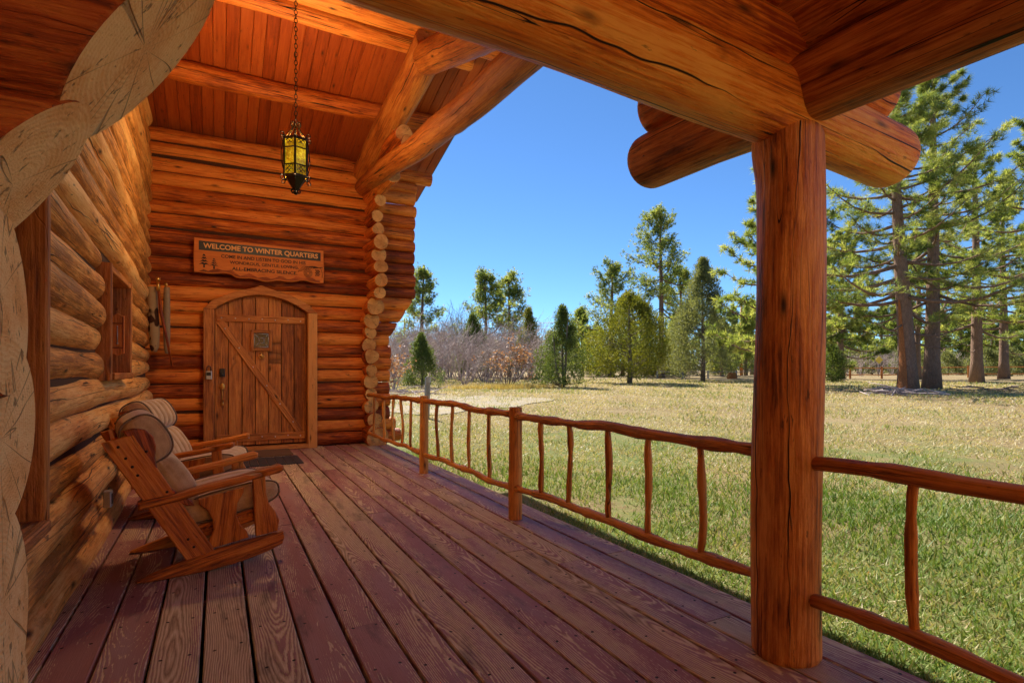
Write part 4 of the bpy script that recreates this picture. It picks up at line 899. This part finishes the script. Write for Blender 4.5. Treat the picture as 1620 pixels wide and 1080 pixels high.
# ------------------------------------------------------------------ trees
def tufts(rg, cen, dirs, L, wdt, n, spread=.9, rnd=None):
    N = len(cen); D = dirs[:, None, :] + rg.normal(0, spread, (N, n, 3)); D /= np.linalg.norm(D, axis=2, keepdims=True) + 1e-9
    Q = rg.normal(0, 1, (N, n, 3)); Pp = np.cross(D, Q); Pp /= np.linalg.norm(Pp, axis=2, keepdims=True) + 1e-9
    ln = (L * rg.uniform(.7, 1.15, (N, n)))[..., None]; c = np.repeat(cen[:, None, :], n, 1) + D * ln * .08
    T = np.stack([c + Pp * wdt / 2, c - Pp * wdt / 2, c + D * ln], 2).reshape(-1, 3, 3)
    r = (np.repeat((rnd if rnd is not None else rg.rand(N))[:, None], n, 1) + rg.uniform(-.15, .15, (N, n))).clip(0, 1).reshape(-1)
    return T, r
def pine(label, loc, H, cb, Rc, tr, lean=(0, 0), seed=0, nl=34, nt=7, L=.22, wd=.022, nn=16, mat='needle', group=None, top=.12, dead=3, prof=.75, name='pine_tree', scar=False, rsub=1.0, loose=False):
    rg = np.random.RandomState(seed); t = thing(name, label, 'tree', loc, group); tb = MB()
    n = 12; ts = np.linspace(0, 1, n); P = np.column_stack([lean[0] * ts ** 1.3 + .12 * np.sin(ts * 5 + seed) * ts, lean[1] * ts ** 1.3 + .1 * np.sin(ts * 4 + seed * 2) * ts, H * ts - .15 * (ts == 0)])
    rad = tr * (1 - ts) ** .75 * (1 + .0 * ts) + .025; rad[0] *= 1.3
    tube(tb, P, rad, 12)
    trunk = lambda q: np.array([np.interp(q, ts, P[:, i]) for i in range(3)])
    cen = []; dr = []; rr = []
    for i in range(nl + dead):
        isd = i >= nl
        q = cb + (1 - cb) * (max(.1, i + (rg.uniform(-1.5, 2.5) if loose else .5)) / (nl + 2 * loose)) ** .9 * .97 if not isd else cb * rg.uniform(.55, 1.0)
        qq = (q - cb) / (1 - cb); az = i * 2.39996 + rg.uniform(-.4, .4)
        ll = Rc * max(top, (1 - max(qq, 0)) ** prof) * rg.uniform(.62, 1.12) * (1 if qq > .12 else .85)
        if loose and not isd: ll *= rg.uniform(.42, 1.1)
        if isd: ll *= .45
        el = R((rg.uniform(-14, 10) if not loose else rg.uniform(-18, 34)) + 48 * max(qq, 0) ** 1.6); b0 = trunk(q); m = 6; s = np.linspace(0, 1, m)
        hd = np.array([math.cos(az), math.sin(az), 0]); sdv = np.array([-hd[1], hd[0], 0]); cvx = rg.uniform(-.15, .15)
        Pl = b0 + np.outer(s * ll * math.cos(el), hd) + np.outer(ll * cvx * s ** 2, sdv); Pl[:, 2] += ll * (math.sin(el) * s - .10 * np.sin(s * PI) + .13 * s ** 3)
        br = min(.10, .018 * ll + .012) * (1 - .8 * s) * rsub
        tube(tb, Pl, br, 5)
        if isd:
            for _ in range(4):
                a = rg.uniform(.3, .95); c = np.array([np.interp(a, s, Pl[:, j]) for j in range(3)]); e = c + (hd * .3 + sdv * rg.uniform(-.8, .8) + np.array([0, 0, rg.uniform(-.3, .3)])) * ll * .3; tube(tb, [c, (c + e) / 2 + rg.normal(0, .03, 3), e], [.012, .009, .004], 4)
            continue
        for j in range(nt):
            a = (rg.uniform(.28, 1.0) if not loose else rg.uniform(.5, 1.0)) if j else 1.0
            c = np.array([np.interp(a, s, Pl[:, x]) for x in range(3)])
            sl = ll * rg.uniform(.12, .32) * (1.15 - .5 * a) if a < 1 else .15
            dv = unit(hd * rg.uniform(.2, 1) + sdv * rg.choice([-1, 1]) * rg.uniform(.3, 1.1) + np.array([0, 0, rg.uniform(-.1, .45)])) if a < 1 else hd
            e = c + dv * sl; tube(tb, [c, e], [.011 * rsub, .005 * rsub], 4)
            base = rg.rand()
            for k in range(3):
                f = (1, .72, .45)[k]; cen.append(c + (e - c) * f + rg.normal(0, .06 * ll / 3 + (.20 if loose else 0), 3)); dr.append(dv * .8 + np.array([0, 0, .35])); rr.append(np.clip(base + rg.uniform(-.2, .2), 0, 1))
    obj('trunk', tb, [M['bark']], t, local=True)
    if scar:
        sb = MB(); q = np.linspace(.0, .30, 8); V = []
        for z in q:
            c = trunk(z); r_ = np.interp(z, ts, rad) * 1.025 + .004; w_ = .55 * (1 - z / .34) ** .7
            for a in np.linspace(-w_, w_, 5): aa = scar + a; V.append((c[0] + r_ * math.cos(aa), c[1] + r_ * math.sin(aa), c[2]))
        sb.add(V, [(i * 5 + j, i * 5 + j + 1, (i + 1) * 5 + j + 1, (i + 1) * 5 + j) for i in range(7) for j in range(4)]); obj('bark_scar', sb, M['bark_red'], t, 'orange strip of bare wood up the trunk', local=True)
    T, r = tufts(rg, np.array(cen), np.array(dr), L, wd, nn, .75, np.array(rr))
    obj('crown', tri_mesh('crown', T, r), [M[mat]], t, local=True)
    return t
def juniper(label, loc, H, Rc, shape, mat, seed=0, ncl=240, nleaf=60, cl=.30, leaf=.10, wd=.03, tr=.10, base=.06, name='juniper_tree', group=None, stems=1, gap=.0):
    rg = np.random.RandomState(seed); t = thing(name, label, 'tree', loc, group); tb = MB()
    h = rg.uniform(base, 1, ncl) ** (1.0); az = rg.uniform(0, 2 * PI, ncl); prof = np.interp(h, shape[0], shape[1]); lob = 1 + .2 * np.sin(az * 3 + seed) + .2 * np.sin(az * 5 + h * 9 + seed)
    rad = Rc * prof * lob * (rg.uniform(.18, 1, ncl) ** .45); kp = np.sin(az * 2 + h * 8 + seed) * np.sin(h * 13 + az * 3 + seed) < .48; h, az, rad, prof, lob = h[kp], az[kp], rad[kp], prof[kp], lob[kp]; ncl = len(h); C_ = np.column_stack([rad * np.cos(az), rad * np.sin(az), h * H])
    for k in range(stems):
        a0 = k * 2.4 + seed; o = .12 * (stems > 1); e = .35 * Rc * (stems > 1)
        ts = np.linspace(0, 1, 7); tube(tb, np.column_stack([o * math.cos(a0) + e * math.cos(a0) * ts + .05 * np.sin(ts * 6 + k), o * math.sin(a0) + e * math.sin(a0) * ts, ts * H * (.9 - .12 * k) - .1 * (ts == 0)]), tr * (1 - ts) ** .8 + .012, 8)
    for k in range(0, ncl, 4):
        b = np.array([0, 0, max(.3 * H * base + .05, C_[k, 2] - .45 * rad[k])]); m_ = (b + C_[k]) / 2 + np.array([0, 0, -.05]); tube(tb, [b, m_, C_[k]], [.022, .016, .006], 4)
    obj('trunk', tb, M['bark_grey'], t, local=True)
    size = cl * (.55 + .65 * prof) * rg.uniform(.7, 1.2, ncl); off = rg.normal(0, 1, (ncl, nleaf, 3)); off /= np.linalg.norm(off, axis=2, keepdims=True); off *= (rg.rand(ncl, nleaf, 1) ** .5) * size[:, None, None]; off[..., 2] *= 1.7
    c = (C_[:, None, :] + off).reshape(-1, 3); out = off.reshape(-1, 3) / (np.linalg.norm(off.reshape(-1, 3), axis=1, keepdims=True) + 1e-9) * .7 + np.array([0, 0, .55])
    keep = c[:, 2] > .04 * H; c = c[keep]; out = out[keep]
    rr = (np.repeat(rg.rand(ncl), nleaf)[keep] * .6 + rg.rand(len(c)) * .4)
    T, r = tufts(rg, c, out, leaf, wd, 2, .45, rr)
    obj('crown', tri_mesh('crown', T, r), [M[mat]], t, local=True)
    return t
def shrub(label, loc, H, spread, seed, mat='twig', leafmat_=None, nstem=9, group=None, name='bare_shrub', depth=4, r0=.03, nleaf=0, lw=.07):
    rg = np.random.RandomState(seed); t = thing(name, label, 'shrub', loc, group); tb = MB(); tips = []
    def grow(p, d, L, r, k):
        m_ = p + d * L * .5 + rg.normal(0, .05 * L, 3); e = p + d * L + rg.normal(0, .06 * L, 3); e[2] = max(e[2], .05)
        tube(tb, [p, m_, e], [r, r * .85, r * .65], 3, cap=False)
        if k == 0: tips.append(e); return
        for _ in range(rg.randint(2, 4)):
            nd = unit(d + rg.normal(0, .42, 3) + np.array([0, 0, .12])); grow(e if rg.rand() < .7 else m_, nd, L * rg.uniform(.55, .85), max(r * .62, .0075), k - 1)
    for i in range(nstem):
        a = i * 2.4 + rg.rand(); q = rg.uniform(.1, 1); d = unit((math.cos(a) * spread * q, math.sin(a) * spread * q, 1)); b = np.array([math.cos(a) * .25 * q * spread, math.sin(a) * .25 * q * spread, -.05])
        grow(b, d, H * .36 * rg.uniform(.75, 1.1), r0, depth)
    obj('branches', tb, M[mat], t, local=True)
    if nleaf:
        tp = np.array(tips); idx = rg.randint(0, len(tp), nleaf); c = tp[idx] + rg.normal(0, .10, (nleaf, 3)); T, r = tufts(rg, c, rg.normal(0, 1, (nleaf, 3)), lw * 1.4, lw, 1, .5)
        obj('leaves', tri_mesh('leaves', T, r), [M[leafmat_]], t, local=True)
    return t
cone = ([0, .08, .2, .45, .7, .9, 1], [.7, .95, 1, .76, .44, .18, .04]); oval = ([0, .1, .3, .5, .7, .88, 1], [.5, .85, 1, .95, .72, .4, .08]); irr = ([0, .1, .3, .45, .6, .8, 1], [.8, 1, .95, .75, .42, .28, .06])

# near pines right of the post
p = at(1437, 24); scar_a = math.atan2(-p[1], -p[0]) - .55
pine('big leaning pine with an orange scar on its trunk right of the log post', p, 13.2, .27, 5.6, .33, lean=(-.885 * .9 - .2, .465 * .9 - .2), seed=3, nl=56, nt=15, L=.30, wd=.019, nn=22, dead=5, scar=scar_a)
p = at(1474, 27); pine('tall straight pine standing just behind the leaning scarred pine', p, 16.0, .24, 5.6, .32, lean=(.3, 0), seed=8, nl=54, nt=15, L=.31, wd=.020, nn=22, dead=4)
p = at(1545, 37); pine('dark-trunked pine right of the pair of big pines', p, 15.5, .22, 5.2, .33, seed=12, nl=44, nt=10, L=.34, wd=.04, nn=20)
p = at(1588, 44); pine('slim pine with a reddish trunk near the right edge of the photo', p, 15.5, .22, 5.0, .31, seed=15, nl=40, nt=10, L=.36, wd=.046, nn=18)
p = at(1655, 30); pine('pine with boughs reaching in from the right edge of the photo', p, 15.5, .20, 5.6, .4, seed=19, nl=46, nt=11, L=.32, wd=.034, nn=20)
p = at(1452, 46); pine('thin dark pine trunk seen between the two big pines', p, 12, .3, 4.0, .22, seed=23, nl=36, nt=12, L=.36, wd=.05, nn=16, mat='needle_dark')
p = at(1243, 31); pine('bushy bright green pine behind the log post', p, 13.8, .12, 4.8, .36, seed=27, nl=60, nt=14, L=.36, wd=.045, nn=18)
p = at(1330, 47); pine('bushy low pine just right of the log post', p, 12.5, .10, 4.6, .26, seed=29, nl=46, nt=13, L=.36, wd=.046, nn=18)
# pines of the centre group
p = at(1046, 54); pine('tallest slender pine rising above the middle tree group', p, 16.0, .40, 4.65, .30, loose=True, seed=31, nl=44, nt=20, L=.30, wd=.045, nn=11, prof=.5, top=.22)
p = at(967, 58); pine('pine left of the tall slender pine with open upper boughs', p, 12.0, .12, 6.20, .28, loose=True, seed=35, nl=40, nt=20, L=.30, wd=.045, nn=11)
p = at(1078, 58); pine('dark bushy pine between the tall pine and the grey-green juniper', p, 11.0, .2, 4.96, .26, loose=True, seed=37, nl=40, nt=20, L=.30, wd=.045, nn=11, prof=.4, top=.3)
p = at(921, 62); pine('small pointed pine on the skyline left of the middle group', p, 7.8, .1, 3.41, .18, loose=True, seed=39, nl=30, nt=20, L=.30, wd=.045, nn=11, prof=1.0, top=.06)
p = at(668, 56); pine('lone pine on the skyline next to the log corner', p, 11.2, .22, 4.03, .22, loose=True, seed=41, nl=34, nt=20, L=.30, wd=.045, nn=11)
p = at(768, 58); pine('left one of two open pines above the bare thicket', p, 10.9, .3, 4.96, .22, loose=True, seed=43, nl=34, nt=20, L=.30, wd=.045, nn=11)
p = at(806, 60); pine('right one of two open pines above the bare thicket', p, 11.2, .36, 4.03, .2, loose=True, seed=45, nl=32, nt=20, L=.30, wd=.045, nn=11, prof=.6)
# junipers
juniper('round yellow-green juniper with a short bare trunk on the lawn', at(996, 36), 5.6, 2.75, oval, 'juniper_gold', 51, 340, 62, .42, .15, .05, .17, .14)
juniper('tall cone-shaped grey-green juniper right of the yellow-green one', at(1112, 43), 9.2, 3.15, cone, 'juniper_grey', 53, 450, 62, .48, .17, .055, .17, .10)
juniper('dark bushy juniper with several stems left of the yellow-green one', at(889, 30.5), 4.3, 1.55, irr, 'juniper_green', 55, 230, 56, .30, .12, .040, .07, .05, stems=3)
juniper('small green juniper close to the log corner', at(667, 31), 2.9, 1.0, cone, 'juniper_green', 57, 150, 60, .26, .11, .036, .06, .04)
juniper('green juniper bush in the middle of the bare thicket', at(748, 45), 5.2, 1.8, irr, 'juniper_green', 59, 160, 46, .42, .16, .055, .08, .2)
juniper('olive juniper bush at the right end of the bare thicket', at(836, 50), 6.2, 1.9, irr, 'juniper_gold', 61, 160, 46, .44, .17, .06, .08, .2)
juniper('low dark juniper bush just right of the log post', at(1318, 38), 2.4, .95, oval, 'juniper_green', 63, 120, 50, .26, .12, .045, .06, .04)
# bare thicket
sh = [shrub('bare grey oak shrub in the leafless thicket behind the railing', at(700, 40), 4.6, .55, 71, group='bare oak shrubs of the thicket', depth=4, nstem=11),
      shrub('bare grey oak shrub in the leafless thicket behind the railing', at(775, 38), 3.8, .7, 72, group='bare oak shrubs of the thicket', depth=4, nstem=12)]
rg = random.Random(77)
for (u, d, sc) in ((628, 36, .8), (648, 44, 1.0), (690, 50, 1.15), (725, 43, 1.1), (735, 36, .75), (755, 50, 1.1), (790, 47, 1.1), (815, 41, 1.0), (835, 44, 1.05), (852, 52, 1.0), (672, 37, .8), (612, 42, 1.0), (712, 55, 1.3), (775, 56, 1.2), (640, 52, 1.1), (860, 46, .8), (745, 40, .9), (822, 54, 1.25), (700, 60, 1.5), (660, 58, 1.35), (740, 62, 1.5), (795, 62, 1.5), (840, 60, 1.4), (620, 60, 1.3), (875, 60, 1.1), (765, 44, 1.1), (685, 42, 1.0)):
    copy_tree(sh[rg.randint(0, 1)], at(u, d), rg.uniform(0, 6.28), sc * rg.uniform(1.06, 1.24))
shrub('taller bare grey tree standing up out of the thicket', at(728, 47), 6.4, .35, 79, mat='twig_dark', name='bare_tree', nstem=4, depth=5, r0=.06)
shrub('spreading oak bush with dry reddish leaves at the lawn edge', at(803, 31), 2.7, .75, 81, 'twig_dark', 'dry_leaf', 9, depth=4, nleaf=700, lw=.09, name='oak_bush')
shrub('low oak bush with dry pinkish leaves beside the log corner', at(622, 27), 1.8, .6, 83, 'twig', 'dry_leaf', 8, depth=4, nleaf=500, lw=.09, name='oak_bush')
sb = shrub('bare pinkish shrub beyond the rail fence', at(1362, 62), 3.2, .7, 85, 'twig', None, 10, depth=4, group='bare shrubs beyond the fence')
for (u, d, sc) in ((1390, 66, 1.1), (1340, 64, .8), (1412, 70, 1.0), (1515, 68, .9), (1500, 72, 1.1)): copy_tree(sb, at(u, d), u * .7, sc)
# pines beyond the fence
v0 = pine('mid-green pine in the wood beyond the rail fence', at(1360, 78), 11, .12, 3.4, .24, loose=True, seed=91, nl=36, nt=18, L=.38, wd=.065, nn=9, mat='needle', group='pines beyond the fence')
v1 = pine('mid-green pine in the wood beyond the rail fence', at(1520, 70), 9, .10, 3.2, .24, loose=True, seed=93, nl=34, nt=18, L=.38, wd=.065, nn=9, mat='needle', group='pines beyond the fence')
rg = random.Random(5)
for (u, d, sc) in ((1330, 74, .9), (1395, 90, 1.0), (1420, 76, .85), (1440, 92, 1.1), (1470, 80, .8), (1490, 95, 1.0), (1545, 88, 1.0), (1570, 66, .8), (1600, 78, 1.0), (1625, 64, .9), (1180, 80, .95), (1160, 95, 1.0), (1190, 70, .8), (1225, 76, 1.0), (1000, 85, .9), (945, 90, .8), (905, 95, .7), (1130, 92, .9), (1640, 95, 1.1), (1290, 88, .9), (1310, 100, 1.0), (1680, 75, 1.0), (870, 100, .8), (1060, 78, .7), (985, 63, .85), (1022, 66, .8), (1142, 60, .75), (948, 67, .7), (905, 72, .6), (1075, 70, .95), (880, 74, .55), (1180, 62, .7)):
    copy_tree(rg.choice([v0, v1]), at(u, d), rg.uniform(0, 6.28), sc * rg.uniform(.92, 1.08))
jb = juniper('rounded juniper bush along the fence line', at(1560, 60), 2.6, 1.7, oval, 'juniper_grey', 95, 110, 36, .45, .2, .075, .08, .03, group='juniper bushes along the fence')
for (u, d, sc) in ((1600, 58, 1.0), (1500, 66, .9), (1425, 72, 1.1), (1380, 76, 1.2), (1530, 75, 1.2), (1460, 64, .8), (1140, 62, .9), (1045, 60, .8), (1075, 57, .9), (1020, 60, .9), (945, 64, 1.0), (1320, 70, 1.2), (1625, 70, 1.2)): copy_tree(jb, at(u, d), u, sc)
# far wood as one mass
rg = np.random.RandomState(99); Ts = []; rs = []
for i in range(260):
    d = rg.uniform(105, 190); u = rg.uniform(250, 2100); p = at(u, d); H = rg.uniform(5, 11.5) * (1 if u > 900 else .7); Rr = H * rg.uniform(.28, .42); nfc = 230
    h = rg.uniform(.03, 1, nfc); az = rg.uniform(0, 2 * PI, nfc); r_ = Rr * np.interp(h, *(cone if rg.rand() < .5 else oval)) * rg.rand(nfc) ** .4
    c = np.column_stack([p[0] + r_ * np.cos(az), p[1] + r_ * np.sin(az), p[2] + h * H]); T, r = tufts(rg, c, np.column_stack([np.cos(az), np.sin(az), np.full(nfc, .6)]), .7, .34, 2, .5, np.clip(rg.rand() * .6 + rg.rand(nfc) * .4, 0, 1)); Ts.append(T); rs.append(r)
o = obj('far_wood', tri_mesh('far_wood', np.concatenate(Ts), np.concatenate(rs)), [M['far_leaf']]); tag(o, 'hazy far-off mixed wood along the horizon', 'wood', kind='stuff')

# ------------------------------------------------------------------ yard things
c = at(675, 15.0); mb = MB(); bar(mb, (c[0], c[1], c[2] - .1), (c[0] + .03, c[1], 1.0), (1, 0, 0), .13, .11, .02, rn=.4, n=3); bar(mb, (c[0] + .05, c[1] - .02, .86), (c[0] + .06, c[1] - .02, 1.02), (1, 0, 0), .10, .13, .03, rn=.9)
o = obj('yard_post', mb, M['grey_wood']); tag(o, 'weathered grey wooden post standing in the yard behind the railing', 'post')
def fence(label, pts, hz, rails, mat, rr=.035):
    t = thing('rail_fence', label, 'fence', (pts[0][0], pts[0][1], pts[0][2]))
    for p in pts: mb = MB(); bar(mb, (p[0], p[1], p[2] - .2), (p[0], p[1], p[2] + hz), (1, 0, 0), .14, .14, .02, rn=(p[0] * .37) % 1); obj('post', mb, M[mat], t)
    for a, b in zip(pts[:-1], pts[1:]):
        for q in rails:
            mb = MB(); tube(mb, wavy((a[0], a[1], a[2] + q), (b[0], b[1], b[2] + q), 6, .02, int(a[0] * 9 + q * 100) % 9999), rr, 6, rn=q); obj('rail', mb, M[mat], t)
    return t
fence('low pale rail fence behind the grey-green juniper', [at(u, 52) for u in (1040, 1080, 1120, 1165, 1205, 1250)], .75, (.62, .25), 'grey_wood')
fence('brown post and rail fence beyond the big pines', [at(u, 50) for u in (1305, 1345, 1395, 1445, 1532, 1590, 1650, 1710)], 1.1, (.95, .35), 'trim', .045)
p = at(1390, 58); t = thing('road_sign', 'small yellow diamond road sign beyond the fence', 'sign', p)
mb = MB(); tube(mb, [(p[0], p[1], p[2] - .2), (p[0], p[1], p[2] + 1.9)], .035, 6); obj('pole', mb, M['grey_wood'], t)
mb = MB(); q = .42; r2 = RT * q; prism(mb, [(0, -q), (q, 0), (0, q), (-q, 0)], (p[0] - FW[0] * .06, p[1] - FW[1] * .06, p[2] + 1.7), RT, (0, 0, 1), .02, .004); obj('plate', mb, M['yellow'], t)
# utility poles and wires
pts = []
for (u, d, h) in ((1173, 66, 8.6), (640, 110, 10.5)):
    p = at(u, d); t = thing('utility_pole', 'brown wooden utility pole left of the log post' if u > 1000 else 'distant utility pole behind the log corner', 'pole', p)
    mb = MB(); tube(mb, [(p[0], p[1], p[2] - .3), (p[0], p[1], p[2] + h)], [.19, .13], 10); obj('pole', mb, M['rail'], t)
    mb = MB(); a = np.array(p) + np.array([0, 0, h - .5]); bar(mb, a - RT * 1.0 - FW * .16, a + RT * 1.0 - FW * .16, (0, 0, 1), .12, .1, .01); obj('crossarm', mb, M['rail'], t)
    pts.append([a + RT * s + np.array([0, 0, .1 - .9 * (abs(s) < .1)]) for s in (-.9, .0, .9)])
t = thing('power_line', 'thin power lines strung across the sky behind the trees', 'power line', tuple(pts[0][0]))
for k in range(3):
    a, b = pts[0][k], pts[1][k]; s = np.linspace(0, 1, 24)[:, None]; P = a + (b - a) * s; P[:, 2] -= 1.3 * np.sin(s[:, 0] * PI); mb = MB(); tube(mb, P, .022, 4); obj('wire', mb, M['wire'], t)
# stump, branch piles
p = at(1158, 49); mb = MB(); rg = np.random.RandomState(6); log(mb, (p[0], p[1], p[2] - .1), (p[0], p[1], p[2] + .55), .42, .34, seed=61, nseg=16, wob=.12, step=.1); o = obj('tree_stump', mb, [M['bark_red'], M['end_pale']]); tag(o, 'cut tree stump near the pale rail fence', 'stump')
def pile(label, p, n, rad, ln, r0, mat, seed):
    rg = np.random.RandomState(seed); t = thing('branch_pile', label, 'branch pile', p)
    for i in range(n):
        a = rg.uniform(0, 2 * PI); c = np.array([p[0], p[1], 0]) + np.array([rg.normal(0, rad), rg.normal(0, rad), 0]); c[2] = float(gz(c[0], c[1])) + abs(rg.normal(.05, .08)); l = ln * rg.uniform(.4, 1.1); d = np.array([math.cos(a), math.sin(a), rg.uniform(-.05, .25)])
        mb = MB(); tube(mb, [c - d * l / 2, c + rg.normal(0, .04, 3), c + d * l / 2 + rg.normal(0, .06, 3)], [r0, r0 * .8, r0 * .3], 5); obj('branch', mb, M[mat], t)
pile('heap of dead branches at the foot of the leaning scarred pine', at(1430, 22.6), 34, .75, 1.5, .035, 'twig', 3)
pile('tangle of dead branches on the ground beside the log corner', at(655, 24), 30, .9, 1.6, .022, 'twig', 4)
pile('scatter of dead branches in the shade right of the big pines', at(1590, 25), 20, .9, 1.3, .028, 'twig_dark', 5)
rg = np.random.RandomState(8)
mb = MB(); T = []; c0 = np.array(at(800, 29.5)); N = 420; off = rg.normal(0, 1, (N, 2)) * np.array([1.5, .7]); xy = c0[:2] + off[:, :1] * RT[:2] + off[:, 1:] * FW[:2]
cc = np.column_stack([xy, gz(xy[:, 0], xy[:, 1])]); T, r = tufts(rg, cc, np.tile([0, 0, 1.], (N, 1)), .30, .02, 6, .35); o = obj('straw_grass', tri_mesh('straw_grass', T, r), [M['straw']]); tag(o, 'tall yellow straw grass under the reddish oak bush', 'grass', kind='stuff')
# lawn blades
N = 470000
rg = np.random.RandomState(12); d = 2.6 + 46 * rg.rand(N) ** 2.3; a = rg.uniform(-.95, 1.62, N)        # angle from +Y towards +X
x = d * np.sin(a + .35); y = d * np.cos(a + .35)
ok = (x > 2.47) & ~((y > 9.2) & (x < 3.0)); x, y, d = x[ok], y[ok], d[ok]
bare = np.sin(x * .9 + 2) * np.sin(y * .8 + 1) + .7 * np.sin(x * 2.1 + y * 1.3) + .6 * np.sin(x * 3.7 - y * 2.9 + 1) + rg.normal(0, .55, len(x)); ok = bare < 1.15 + .5 * (d < 6); x, y, d = x[ok], y[ok], d[ok]
gn = np.sin(x * .53 + 1.2) * np.sin(y * .47) + .6 * np.sin(x * 1.35 + y * .9) + .5 * np.sin(x * 2.6 - y * 1.9 + 2) + .4 * np.sin(x * 5.1 + y * 4.3)
st = np.clip((d - 7) / 16, 0, .45) + .20 * gn * .8 + rg.uniform(-.42, .42, len(x)) + .40 - .12 * (d < 8)
hgt = rg.uniform(.025, .065, len(x)) * (1 + .25 * np.clip(-gn, 0, 1)) * (1 + d / 30); wdt = .0045 * (1 + d / 8)
th_ = rg.uniform(0, 2 * PI, len(x)); le = rg.uniform(.1, 1.15, len(x)) * hgt * (1 + .3 * (st > .6)); la = rg.uniform(0, 2 * PI, len(x)); hgt = hgt * np.where(st > .6, .6, 1)
B = np.column_stack([x, y, gz(x, y) - .004]); w_ = np.column_stack([np.cos(th_), np.sin(th_), np.zeros_like(x)]) * wdt[:, None]
T = np.stack([B - w_, B + w_, B + np.column_stack([np.cos(la) * le, np.sin(la) * le, hgt])], 1)
o = obj('lawn_grass', tri_mesh('lawn_grass', T, np.clip(st, 0, 1)), [M['blade']]); tag(o, 'short mixed green and straw lawn grass beside the porch', 'grass', kind='stuff')
